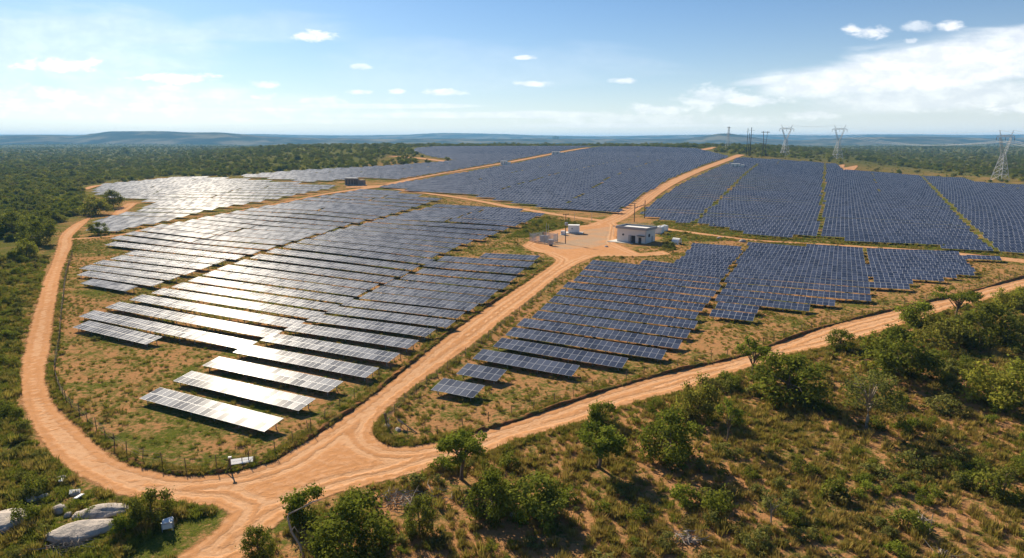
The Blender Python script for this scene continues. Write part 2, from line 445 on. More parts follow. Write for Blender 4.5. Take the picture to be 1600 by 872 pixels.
def mk_array(mw, mh):
    m, nt, out = material('solar_array_glass')
    u, v, _ = nt.sep(nt.new('ShaderNodeUVMap').outputs[0])
    fu, fv = nt.m('FRACT', u), nt.m('FRACT', v)
    au = nt.m('MULTIPLY', nt.m('SUBTRACT', .5, nt.m('ABSOLUTE', nt.m('SUBTRACT', fu, .5))), mw)
    av = nt.m('MULTIPLY', nt.m('SUBTRACT', .5, nt.m('ABSOLUTE', nt.m('SUBTRACT', fv, .5))), mh)
    fr = nt.m('MAXIMUM', nt.m('LESS_THAN', au, 0.026 * mw), nt.m('LESS_THAN', av, 0.032 * mw))
    wn = nt.new('ShaderNodeTexWhiteNoise', noise_dimensions='3D')
    rr = nt.new('ShaderNodeObjectInfo').outputs['Random']
    nt.put(wn.inputs[0], nt.comb(nt.m('FLOOR', u), nt.m('FLOOR', v), nt.m('MULTIPLY', rr, 91.0)))
    g = nt.new('ShaderNodeNewGeometry').outputs['Normal']
    off = nt.vm('MULTIPLY', nt.vm('SUBTRACT', wn.outputs['Color'], (.5, .5, .5)), (.016, .016, .016))
    nrm = nt.vm('NORMALIZE', nt.vm('ADD', g, off))
    glass_shader(nt, out, wn.outputs['Value'], fr, nrm); return m

M = {}
M['ground'] = mk_ground(); M['road'] = mk_road(); M['glass'] = mk_glass()
M['alu'] = plain('aluminium_frame', (0.45, 0.47, 0.50), 0.5, 0.0, 0.05)
M['steel'] = plain('galvanised_steel', (0.36, 0.37, 0.38), 0.5, 0.7, 0.15)
M['pylon'] = plain('weathered_pylon_steel', (0.50, 0.50, 0.49), 0.6, 0.2, 0.15)
M['wood'] = plain('weathered_post_wood', (0.14, 0.095, 0.06), 0.9, 0, 0.3, 6)
M['darkwood'] = plain('creosoted_pole_wood', (0.075, 0.055, 0.045), 0.9, 0, 0.3, 6)
M['bark'] = plain('grey_brown_bark', (0.13, 0.095, 0.065), 0.95, 0, 0.35, 5)
M['palebark'] = plain('pale_dry_bark', (0.30, 0.25, 0.19), 0.9, 0, 0.25, 5)
M['dead'] = plain('bleached_dead_wood', (0.36, 0.30, 0.235), 0.9, 0, 0.3, 5)
M['white'] = plain('white_painted_wall', (0.78, 0.77, 0.74), 0.75, 0, 0.05, 0.8)
M['render'] = plain('offwhite_plaster', (0.70, 0.67, 0.62), 0.85, 0, 0.07, 0.9)
M['roofgrey'] = plain('grey_parapet_paint', (0.30, 0.31, 0.33), 0.7, 0, 0.08, 1.2)
M['concrete'] = plain('pale_concrete', (0.50, 0.47, 0.42), 0.9, 0, 0.15, 1.0)
M['dark'] = plain('dark_doorway_paint', (0.03, 0.032, 0.036), 0.6, 0, 0.1)
M['grey'] = plain('grey_equipment_paint', (0.33, 0.35, 0.37), 0.5, 0.2, 0.08)
M['brownwall'] = plain('brown_block_wall', (0.27, 0.20, 0.16), 0.9, 0, 0.15)
M['insul'] = plain('brown_insulator_glaze', (0.09, 0.05, 0.04), 0.3, 0, 0.1)
M['cable'] = plain('aluminium_conductor', (0.55, 0.56, 0.57), 0.4, 0.5, 0.05)
M['wire'] = plain('rusty_fence_wire', (0.16, 0.13, 0.10), 0.7, 0.4, 0.1)


def mk_rock():
    m, nt, out = material('granite_rock'); p = nt.new('ShaderNodeTexCoord').outputs['Object']
    n = nt.noise(p, 1.1, 6, 0.65, .4); n2 = nt.noise(p, 7, 5, .7)
    c = nt.mix(nt.ramp(n, .35, .65), (0.30, 0.27, 0.24), (0.56, 0.48, 0.40)); c = nt.mix(nt.ramp(n2, .5, .8), c, (0.15, 0.14, 0.135))
    principled(nt, out, c, 0.9, spec=.2, normal=nt.bump(nt.m('ADD', n, nt.m('MULTIPLY', n2, .4)), .8, .25)); return m


def mk_bank():
    m, nt, out = material('cut_earth_bank'); p = nt.pos()
    n = nt.noise(p, 1.5, 6, 0.7); n2 = nt.noise(p, .6, 5, .7)
    c = nt.mix(n, (0.30, 0.14, 0.06), (0.16, 0.075, 0.035)); c = nt.mix(nt.ramp(n2, .46, .6), c, (0.10, 0.10, 0.028))
    principled(nt, out, c, 1.0, spec=0.0, normal=nt.bump(n, .8, .3)); return m


def mk_hill():
    m, nt, out = material('wooded_hill'); p = nt.pos()
    n = nt.noise(p, 0.004, 6, 0.6, .3)
    c = nt.mix(nt.ramp(n, .4, .68), (0.045, 0.055, 0.034), (0.22, 0.19, 0.115))
    principled(nt, out, c, 1.0, spec=0.0); return m
M['rock'] = mk_rock(); M['bank'] = mk_bank(); M['hill'] = mk_hill()
M['leaf_bright'] = leaf_mat('bright_green_leaves', (0.085, 0.125, 0.014), (0.27, 0.30, 0.040))
M['leaf_dark'] = leaf_mat('dark_green_leaves', (0.06, 0.085, 0.014), (0.22, 0.235, 0.034), trans=.48)
M['leaf_olive'] = leaf_mat('olive_grey_leaves', (0.105, 0.115, 0.030), (0.27, 0.255, 0.070))
M['leaf_dry'] = leaf_mat('dry_scrub_leaves', (0.13, 0.11, 0.028), (0.28, 0.22, 0.065), dryness=.4)
M['grass'] = leaf_mat('savanna_grass', (0.17, 0.14, 0.028), (0.40, 0.28, 0.075), dry=(0.46, 0.29, 0.10), trans=.35, dryness=.45)
M['grassgreen'] = leaf_mat('fresh_green_grass', (0.11, 0.135, 0.018), (0.24, 0.25, 0.036), trans=.35, dryness=.2)
M['leaf_wood'] = leaf_mat('woodland_leaves', (0.13, 0.155, 0.022), (0.46, 0.42, 0.068), trans=.55, dryness=.25)

# ------------------------------------------------------------------ ground sheet, roads, banks, hills


def spaced(lo, hi, step, out_lo, out_hi, grow=1.09):
    mid = list(np.arange(lo, hi + 1e-6, step)); a = []; s = step; x = lo
    while x > out_lo: s *= grow; x -= s; a.append(x)
    b = []; s = step; x = hi
    while x < out_hi: s *= grow; x += s; b.append(x)
    return np.array(a[::-1] + mid + b)

WOODS_L = poly([(-60, 228), (300, 226), (560, 224), (640, 228), (600, 246), (560, 262), (440, 268), (366, 275), (262, 276), (160, 285), (125, 300), (150, 325), (120, 342), (85, 365), (75, 400), (50, 440), (-60, 480)], 0)
WOODS_R = poly([(1120, 240), (1180, 243), (1300, 250), (1420, 262), (1530, 276), (1700, 285), (1700, 236), (1480, 236), (1300, 226), (1150, 226)], 0)
SCRUB = poly([(1700, 440), (1600, 452), (1555, 468), (1474, 490), (1393, 517), (1302, 543), (1236, 558), (1150, 585), (1056, 617), (992, 632), (911, 662), (864, 676), (800, 696), (753, 714), (687, 732), (619, 753), (531, 776), (450, 815), (400, 860), (380, 900), (1100, 960), (1700, 900)])
SCRUB_L = poly([(-80, 470), (30, 470), (28, 570), (28, 640), (55, 690), (120, 752), (185, 780), (300, 790), (340, 800), (280, 870), (240, 930), (-120, 930)])
FIELD = poly([(120, 375), (300, 340), (560, 292), (700, 310), (850, 332), (930, 350), (860, 410), (720, 506), (570, 622), (500, 672), (370, 733), (260, 736), (130, 670), (80, 600), (90, 460)])
FIELD_R = poly([(930, 402), (1060, 375), (1600, 410), (1600, 432), (1400, 480), (1150, 557), (885, 628), (640, 696), (590, 680), (690, 578), (870, 440)])

# outlines of the panel fields as the photograph shows them
PA = [(205, 625), (232, 611), (288, 584), (338, 561), (383, 540), (423, 522), (458, 509), (490, 496), (520, 482), (548, 470), (573, 458), (600, 446), (622, 435), (646, 425), (666, 415), (684, 406), (702, 396), (840, 401), (830, 416), (808, 429), (794, 441), (778, 455), (760, 467), (738, 481), (718, 494), (697, 510), (668, 527), (645, 543), (615, 560), (575, 582), (535, 602), (480, 630), (426, 662), (408, 684)]
PB = [(128, 493), (146, 484), (187, 471), (221, 461), (256, 450), (286, 440), (319, 429), (345, 418), (372, 409), (400, 400), (428, 391), (452, 383), (480, 375), (506, 367), (532, 359), (556, 353), (578, 348), (605, 340), (692, 316), (780, 323), (850, 335), (813, 352), (770, 367), (733, 381), (703, 391), (684, 401), (668, 410), (650, 420), (630, 430), (606, 440), (580, 452), (556, 464), (528, 477), (505, 490), (476, 504), (442, 517), (408, 531), (365, 550)]
PC0 = [(122, 508), (135, 499), (246, 528), (233, 542)]
PC = [(132, 441), (140, 436), (124, 421), (150, 410), (180, 402), (208, 396), (186, 386), (166, 377), (186, 367), (212, 361), (240, 354), (290, 346), (318, 339), (450, 316), (560, 297), (600, 296), (688, 312), (680, 314), (593, 340), (566, 347), (544, 352), (518, 360), (491, 367), (465, 375), (435, 383), (411, 392), (382, 401), (345, 410), (315, 421), (284, 431), (255, 441), (222, 454)]
PD = [(140, 358), (150, 343), (186, 334), (225, 331), (215, 326), (245, 320), (221, 313), (154, 306), (146, 297), (161, 287), (262, 278), (311, 276), (352, 278), (450, 285), (531, 292), (450, 307), (370, 321), (300, 335), (240, 349), (187, 360)]
PE = [(367, 275), (560, 262), (650, 256), (680, 254), (715, 250), (675, 245), (660, 240), (645, 235), (650, 231.5), (685, 229), (925, 228.6), (867, 238), (772, 255), (617, 281), (560, 278), (540, 281), (480, 284)]
PF = [(592, 292), (625, 286), (700, 273.5), (800, 256), (892, 237), (938, 229.3), (1000, 229), (1086, 232), (1140, 245), (1105, 255), (1041, 281), (1000, 307), (966, 331), (870, 326), (832, 321), (745, 306), (647, 298)]
PG = [(1000, 335), (1020, 317), (1044, 300), (1070, 284), (1114, 264), (1146, 252), (1150, 246), (1307, 256), (1317, 265), (1379, 269), (1506, 278), (1525, 284), (1600, 289), (1760, 299), (1760, 414), (1600, 396), (1562, 394), (1431, 382), (1277, 370), (1176, 366), (1127, 353), (1060, 346)]
PR1 = [(672, 616), (686, 600), (724, 572), (750, 552), (772, 536), (794, 520), (814, 504), (832, 489), (852, 475), (930, 406), (1052, 413), (1084, 381), (1160, 385), (1108, 478), (1088, 500), (1078, 517), (1064, 538), (1053, 552), (974, 566), (890, 580), (797, 580), (755, 610), (744, 628)]
PR2 = [(1105, 493), (1171, 378), (1347, 387), (1364, 470), (1303, 473), (1299, 480), (1178, 484), (1169, 499)]
PR3 = [(1354, 387), (1462, 392), (1504, 396), (1510, 407), (1527, 431), (1477, 431), (1474, 436), (1420, 440), (1421, 452), (1361, 448)]
PR4 = [(1508, 396), (1560, 399), (1566, 408), (1512, 405)]
ARRAYS = {'PD': PD, 'PE': PE, 'PF': PF, 'PG': PG}

SCRUB_X = poly([(1690, 435), (2500, 400), (2500, 900), (1690, 900)])
gx = spaced(-150, 170, 2.0, -14000, 14000); gy = spaced(20, 260, 2.0, -900, 15000, 1.07)
X, Y = np.meshgrid(gx, gy); Zg = TZ(X, Y)
ground_v = np.stack([X, Y, Zg], -1).reshape(-1, 3)
nx, ny = len(gx), len(gy)
ii, jj = np.meshgrid(np.arange(nx - 1), np.arange(ny - 1)); b0 = (jj * nx + ii).ravel()
quads = np.stack([b0, b0 + 1, b0 + 1 + nx, b0 + nx], 1)
xf, yf = X.ravel(), Y.ravel()
far = np.clip(sst(420, 1100, np.hypot(xf, yf)), 0, 1)
wl = np.maximum(sst(-10, 15, np.where(np.abs(sdf(WOODS_L, xf, yf)) < 1e8, sdf(WOODS_L, xf, yf), 0)), sst(-10, 15, sdf(WOODS_R, xf, yf)))
far = np.maximum(far, 0.95 * wl * sst(150, 300, np.hypot(xf, yf)))
green = np.full(len(xf), 0.46)
green += 0.005 * inside(FIELD, xf, yf) - 0.02 * inside(FIELD_R, xf, yf) - 0.06 * inside(SCRUB, xf, yf) + 0.12 * inside(SCRUB_L, xf, yf) + 0.10 * wl
pg_yardgrass = poly([(790, 372), (850, 340), (930, 352), (860, 358), (835, 370)]); green += 0.22 * inside(pg_yardgrass, xf, yf)
pg_track = poly([(1020, 345), (1600, 398), (1600, 405), (1180, 378), (1060, 378), (1040, 395)]); green += 0.10 * inside(pg_track, xf, yf)
for nm_ in ('PD', 'PE', 'PF', 'PG'): green += 0.09 * inside(poly(ARRAYS[nm_]), xf, yf)
gm_ = npmesh('ground', ground_v, quads, M['ground'], {'far': far, 'green': green}, True, 'POINT')
go = link(bpy.data.objects.new('ground', gm_)); tag(go, 'reddish sandy ground with patches of green and dry grass', 'ground', kind='structure')


def road_cells(x0, x1, y0, y1, st, lift):
    xs = np.arange(x0, x1 + 1e-6, st); ys = np.arange(y0, y1 + 1e-6, st)
    X, Y = np.meshgrid(xs, ys); e = road_sdf(X.ravel(), Y.ravel())
    e2 = e.reshape(X.shape); mx = np.maximum.reduce([e2[:-1, :-1], e2[1:, :-1], e2[:-1, 1:], e2[1:, 1:]])
    j, i = np.nonzero(mx > -1.3); n = len(xs); b = j * n + i
    q = np.stack([b, b + 1, b + 1 + n, b + n], 1); used, inv = np.unique(q, return_inverse=True)
    v = np.stack([X.ravel()[used], Y.ravel()[used]], 1)
    return np.column_stack([v, TZ(v[:, 0], v[:, 1]) + lift(v[:, 1])]), inv.reshape(q.shape), e[used]
va, qa, ea = road_cells(-220, 210, 35, 260, 0.9, lambda y: 0.035 + 0 * y)
vb, qb, eb = road_cells(-280, 280, 260, 440, 1.5, lambda y: 0.035 + 0.2 * sst(260, 420, y))
vc, qc, ec = road_cells(-420, 420, 440, 1280, 3.5, lambda y: 0.235 + 0 * y)
qb = np.vstack([qb, qc + len(vb)]); vb = np.vstack([vb, vc]); eb = np.concatenate([eb, ec])
vr = np.vstack([va, vb]); er = np.concatenate([ea, eb])
grav = sst(-2, 6, sdf(poly([(835, 378), (880, 362), (960, 352), (962, 380), (930, 388), (870, 392)]), vr[:, 0], vr[:, 1]))
rm = npmesh('dirt_road', vr, np.vstack([qa, qb + len(va)]), M['road'], {'edge': er, 'gravel': grav}, True, 'POINT')
tag(link(bpy.data.objects.new('dirt_road', rm)), 'orange dirt roads with wheel tracks running round and between the arrays', 'road', kind='structure')


def bank(px, h, w, inward):
    """an earth bank along a road's edge: steep to the road, gentle to the field"""
    c = smooth_line([P(u, v) for u, v in px], 14)
    t = np.gradient(c, axis=0); t /= np.linalg.norm(t, axis=1)[:, None]; n = np.stack([-t[:, 1], t[:, 0]], 1) * inward
    k = len(c); hh = h * (0.55 + 0.9 * rng.random(k)) * (.45 + .75 * np.abs(np.sin(np.arange(k) / 9.0) * np.sin(np.arange(k) / 5.3 + 1)) ** .5); hh = np.convolve(hh, np.ones(3) / 3, 'same'); hh[0] = hh[-1] = 0.02
    prof = [(-.15, -.06), (.05, .55), (.28, 1.0), (.55, .9), (1.0, .35), (1.5, -.06)]
    vs = []
    for a, b in prof:
        q = c + n * (a * w + 0.12 * rng.standard_normal((k, 1)))
        vs.append(np.column_stack([q, TZ(q[:, 0], q[:, 1]) + np.where(b > 0, b * hh, b)]))
    vs = np.stack(vs, 1).reshape(-1, 3); m_ = len(prof); qs = []
    for i in range(k - 1):
        for j in range(m_ - 1): qs.append((i * m_ + j, i * m_ + j + 1, (i + 1) * m_ + j + 1, (i + 1) * m_ + j))
    return vs, qs
bk = [bank([(741, 677), (770, 670)] + RIGHT_UP[:], 0.38, 0.8, 1),
      bank([(478, 690), (500, 676), (573, 625), (657, 557), (721, 508), (785, 464), (862, 411)], 0.34, 0.8, 1),
      bank([(184, 717), (260, 739), (303, 742), (368, 736), (433, 717), (471, 693)], 0.25, .8, 1)]
for vs, qs in bk:
    tag(link(bpy.data.objects.new('earth_bank', npmesh('earth_bank', vs, qs, M['bank']))), 'low cut earth bank along the edge of the dirt road', 'earth bank', kind='structure')


def hills(name, prof, dist, depth, label, seed):
    """a far range of hills whose skyline follows (photo x, photo y)"""
    r_ = np.random.default_rng(seed); us = np.linspace(-500, 2100, 260)
    ys = np.interp(us, [p[0] for p in prof], [p[1] for p in prof])
    ys = 217.5 - (217.5 - ys) * (1.5 if dist < 6000 else 1.3) + r_.normal(0, .35, 260)
    ys = np.convolve(np.pad(ys, 2, 'edge'), np.ones(5) / 5, 'valid')
    vs = []; rows = 9
    for k in range(rows):
        f = k / (rows - 1)
        prof_h = math.sin(math.pi * min(1, .5 * f / .55 if f < .55 else .5 + .5 * (f - .55) / .45))
        for u, y in zip(us, ys):
            d = pixdir(u, y); s_ = dist / d[1]
            top = CAM_H + d[2] * s_
            yy = dist + (f - .55) * depth; xx = d[0] / d[1] * yy
            hgt = (top + 12) * prof_h - 12 + (r_.standard_normal() * 3.0 * (prof_h < .97) * prof_h)
            vs.append((xx, yy, hgt))
    n = len(us); q = [(k * n + i, k * n + i + 1, (k + 1) * n + i + 1, (k + 1) * n + i) for k in range(rows - 1) for i in range(n - 1)]
    o = link(bpy.data.objects.new(name, npmesh(name, vs, q, M['hill'], None, True)))
    tag(o, label, 'hills', kind='structure')
hills('hills', [(-500, 214), (0, 214), (60, 213), (140, 214.5), (152, 209.5), (260, 209), (300, 211), (330, 209.5), (420, 215), (470, 216), (560, 217), (700, 217), (800, 217), (1000, 217.5), (1090, 217), (1110, 211.5), (1150, 211), (1175, 216), (1250, 219), (1300, 216.5), (1380, 214.5), (1480, 215), (1560, 217), (1700, 214), (2100, 216)], 5200, 1800, 'blue wooded ridge on the horizon, the nearer range', 3)
hills('hills', [(-500, 212), (100, 212), (300, 212), (420, 211.5), (480, 212.5), (560, 213), (640, 212), (680, 210), (740, 210), (800, 211.5), (860, 213.5), (960, 214), (1010, 213), (1110, 212), (1220, 212), (1290, 213), (1360, 211.5), (1460, 212), (1540, 212.5), (1700, 211), (2100, 213)], 9000, 2500, 'paler flat-topped ridge on the horizon behind the nearer range', 4)

# the air: even haze, top just above the highest thing inside, sky outside
hb = MB().box(-14500, 14500, -950, 15200, -14, 112)
hm, nt, out = material('haze_air'); pv = nt.new('ShaderNodeVolumePrincipled')
pv.inputs['Color'].default_value = (0.22, 0.57, 1.0, 1); pv.inputs['Density'].default_value = 0.00009; pv.inputs['Anisotropy'].default_value = 0.1
nt.l.new(pv.outputs[0], out.inputs['Volume'])
HAZE = tag(hb.build('haze', hm), 'pale blue haze in the air over the plain', 'haze', kind='stuff')

# ------------------------------------------------------------------ solar tables
TILT = R(10.0)
ORD = 'first second third fourth fifth sixth seventh eighth ninth tenth eleventh twelfth thirteenth fourteenth fifteenth sixteenth seventeenth eighteenth nineteenth twentieth'.split()
TENS = {2: 'twenty', 3: 'thirty', 4: 'forty', 5: 'fifty', 6: 'sixty', 7: 'seventy', 8: 'eighty', 9: 'ninety'}


def ordinal(n):
    if n <= 20: return ORD[n - 1]
    if n >= 100: return 'hundred-and-' + ordinal(n - 100) if n > 100 else 'hundredth'
    t, u = divmod(n, 10)
    return TENS[t][:-1] + 'ieth' if u == 0 else TENS[t] + '-' + ORD[u - 1]

# name, outline, row angle, first row, pitch, module width, module height, gap lines, words for the label
a1, a2 = R(-27.5), R(-25.5)
BLOCKS = [
    ('A', PA, a1, (328, 637), 6.28, 1.0, 1.5, [], 'panel row from the road bend, left beside the straight road', 1),
    ('B', PB, a1, (258, 516), 6.28, 1.0, 1.5, [], 'panel row from the front, middle column of the left array', 1),
    ('C', PC0, a1, (184, 519), 6.28, 1.0, 1.5, [], 'short table of panels alone at the front left beside the curving road', 1),
    ('C', PC, a1, (180, 446), 6.28, 1.0, 1.5, [], 'panel row from the front, column nearest the left road', 1),
    ('D', PD, R(-19.0), (164, 358), 10.0, 1.45, 2.3, [], 'white-glinting row from the front of the far left array', 1),
    ('E', PE, a1, 51.9, 11.0, 2.1, 2.75, [], 'distant row', 0),
    ('F', PF, a1, 51.9, 11.0, 2.1, 2.75, [[(745, 306), (870, 271), (947, 255), (1020, 240)], [(887, 316), (947, 280), (990, 262), (1040, 247)]], 'row from the front of the array beyond the track', 1),
    ('G', PG, a2, 69.6, 7.6, 1.45, 1.95, [[(1084, 347), (1161, 274), (1185, 255)], [(1281, 372), (1288.5, 264), (1289, 255)], [(1559, 396), (1442, 276), (1430, 268)]], 'row from the front of the large right array', 1),
    ('R1', PR1, a2, (720, 606), 6.62, 1.05, 1.65, [], 'blue row from the tip, right beside the straight road', 1),
    ('R2', PR2, a2, (1137, 491), 6.62, 1.12, 1.7, [], 'blue row from the front, middle of the right near array', 1),
    ('R3', PR3, a2, (1391, 446), 6.62, 1.12, 1.7, [], 'blue row from the front, right end of the near array', 1),
    ('R4', PR4, a2, (1537, 402), 6.62, 1.12, 1.7, [], 'lone short strip of panels at the right end of the near array', 1)]
SEG = {'F': ['left', 'middle', 'right'], 'G': ['left edge', 'left middle', 'right middle', 'far right']}
tables = []
for bi, (bn, pts, ang, r0, pitch, mw, mh, gaps, words, lab) in enumerate(BLOCKS):
    pg = poly(pts, 1.0); mw0, mh0 = mw, mh
    ux, uy = math.cos(ang), math.sin(ang); vx, vy = -uy, ux
    if isinstance(r0, tuple): r0 = P(r0[0], r0[1], 1.05) @ np.array((vx, vy)) - mh * math.cos(TILT)
    pr = pg @ np.array((vx, vy)); row = 0; cols = [poly(gp, 1.0) for gp in gaps]
    rr_ = r0
    while rr_ - pitch > pr.min() - pitch: rr_ -= pitch
    grow = {'A': .045, 'B': .040, 'C': .040, 'D': .045, 'G': .018}.get(bn, 0); rows_ = []
    while rr_ < pr.max():                                   # the rows stand farther apart, and the tables grow, up the slope
        pk = min(13.0, pitch + grow * max(0, rr_ - (92 if bn != 'G' else 200)));
        if bn == 'D': pk = min(14.0, 10.0 + .03 * max(0, rr_ - 150))
        f_ = round((pk / 6.28) ** .75 * 6) / 6 if bn in 'ABC' else 1
        rows_.append((rr_, mw0 * f_, mh0 * f_)); rr_ += pk
    for r_front, mw, mh in rows_:
        r = r_front + mh * math.cos(TILT)                   # the middle of the table
        ts = []
        for i in range(len(pg)):
            p, q = pg[i], pg[(i + 1) % len(pg)]; sp, sq = p @ (vx, vy) - r, q @ (vx, vy) - r
            if (sp > 0) != (sq > 0): z = p + (q - p) * sp / (sp - sq); ts.append((z @ (ux, uy)))
        ts.sort()
        if len(ts) < 2: continue
        row += 1
        for a, b in zip(ts[::2], ts[1::2]):
            cuts = []
            for ci, cl_ in enumerate(cols):
                for i in range(len(cl_) - 1):
                    p, q = cl_[i], cl_[i + 1]; sp, sq = p @ (vx, vy) - r, q @ (vx, vy) - r
                    if (sp > 0) != (sq > 0): z = p + (q - p) * sp / (sp - sq); cuts.append((z @ (ux, uy), ci))
            cuts.sort(); edges = [(a, -1)] + [c for c in cuts if a < c[0] < b] + [(b, 99)]
            for (e0, c0), (e1, c1) in zip(edges[:-1], edges[1:]):
                gw = .95 if bn == 'G' else .6; g0 = gw if c0 >= 0 else 0; g1 = gw if c1 != 99 else 0
                L = e1 - e0 - g0 - g1
                if L < 3.0 * mw: continue
                npart = max(1, math.ceil(L / 62.0)); Lp = L / npart
                for s in range(npart):
                    n = max(3, int(round((Lp - (0.5 if npart > 1 else 0)) / mw)))
                    mid = e0 + g0 + (s + .5) * Lp; lo_ = mid - n * mw / 2; mid += round(lo_ / mw) * mw - lo_
                    cx, cy_ = ux * mid + vx * r, uy * mid + vy * r
                    seg = (SEG[bn][max(c0 + 1, 0)] if bn in SEG else '')
                    tables.append(dict(b=bn, bi=bi, row=row, seg=seg, part=(s, npart), n=n, mw=mw, mh=mh, ang=ang, x=cx, y=cy_, words=words, lab=lab))
for t in tables:
    u, v, d = PX(t['x'], t['y'], tz(t['x'], t['y']) + 1); t['d'] = d
    vis = -60 < u < 1660 and v > 200
    t['size'] = (t['n'] * t['mw'] * t['mh'] * 2 * (FPX / d) ** 2 * (30 / d + .18)) if vis else 0; t['vis'] = vis
tables.sort(key=lambda t: -t['size'])
tables = [t for t in tables if t['vis'] or abs(PX(t['x'], t['y'], 0)[0] - 800) < 1100]
N_IND, N_PANELS, N_PARTS = 295, 72, 150
print('tables', len(tables), 'size at cut', tables[min(N_IND, len(tables) - 1)]['size'], tables[N_PANELS]['d'], tables[N_PARTS]['d'])
ARR = {}


def arr_mat(mw, mh):
    k = (mw, mh)
    if k not in ARR: ARR[k] = mk_array(mw, mh)
    return ARR[k]


def panel_mesh(mw, mh):
    m = MB(); a, b, f, t = mw / 2 - .008, mh / 2 - .008, .022, .04
    o = [(-a, -b), (a, -b), (a, b), (-a, b)]; i_ = [(-a + f, -b + f), (a - f, -b + f), (a - f, b - f), (-a + f, b - f)]
    vs = [(x, y, 0) for x, y in o] + [(x, y, 0) for x, y in i_] + [(x, y, -t) for x, y in o]
    fs = [(k, (k + 1) % 4, 4 + (k + 1) % 4, 4 + k) for k in range(4)] + [(8 + k, 8 + (k + 1) % 4, (k + 1) % 4, k) for k in range(4)] + [(11, 10, 9, 8)]
    m.add(vs, fs, 0); m.add([(x, y, -.003) for x, y in i_], [(0, 1, 2, 3)], 1)
    return m.mesh('solar_panel', [M['alu'], M['glass']])
PM = {}
post_f = MB().bar((0, 0, -.4), (0, 0, 1), .11).mesh('support_post', [M['steel']])
HL = 0.72                                                     # the low edge above the ground


def frame_of(t):
    hl = t['n'] * t['mw'] / 2; ux, uy = math.cos(t['ang']), math.sin(t['ang'])
    zs = [tz(t['x'] + ux * s * hl, t['y'] + uy * s * hl) for s in (-1, -.5, 0, .5, 1)]
    sl = (zs[4] - zs[0]) / (2 * hl); z0 = max(np.mean(zs), max(zs[0] + sl * hl, zs[2] - .2, zs[4] - sl * hl) - .1)
    return Matrix.Translation((t['x'], t['y'], z0)) @ Matrix.Rotation(t['ang'], 4, 'Z') @ Matrix.Rotation(-math.atan(sl), 4, 'Y')


def array_geo(t):
    """top, sides and underside of one table's panels, local to its middle on the ground"""
    n, mw, mh = t['n'], t['mw'], t['mh']; hl = n * mw / 2; tl = R(11.5) if t['b'] == 'D' else R(12.0) if t['b'] == 'E' else TILT; c, s = math.cos(tl), math.sin(tl)
    zc = HL + mh * s
    top = [(-hl, -mh * c, zc - mh * s), (hl, -mh * c, zc - mh * s), (hl, mh * c, zc + mh * s), (-hl, mh * c, zc + mh * s)]
    bot = [(x, y + s * .05, z - .05) for x, y, z in top]
    return top + bot, [(0, 1, 2, 3), (7, 6, 5, 4), (0, 4, 5, 1), (1, 5, 6, 2), (2, 6, 7, 3), (3, 7, 4, 0)], [(0, 0), (n, 0), (n, 2), (0, 2)]


def array_mesh(t, name):
    v, f, uv = array_geo(t); m = bpy.data.meshes.new(name); m.from_pydata(v, [], f)
    m.materials.append(arr_mat(t['mw'], t['mh'])); m.materials.append(M['steel'])
    m.polygons.foreach_set('material_index', [0, 1, 1, 1, 1, 1])
    l = m.uv_layers.new(name='UVMap'); fl = [(0.03, 0.03)] * 24; fl[:4] = uv
    l.data.foreach_set('uv', [q for p in fl for q in p]); m.update(); return m
used_labels = {}


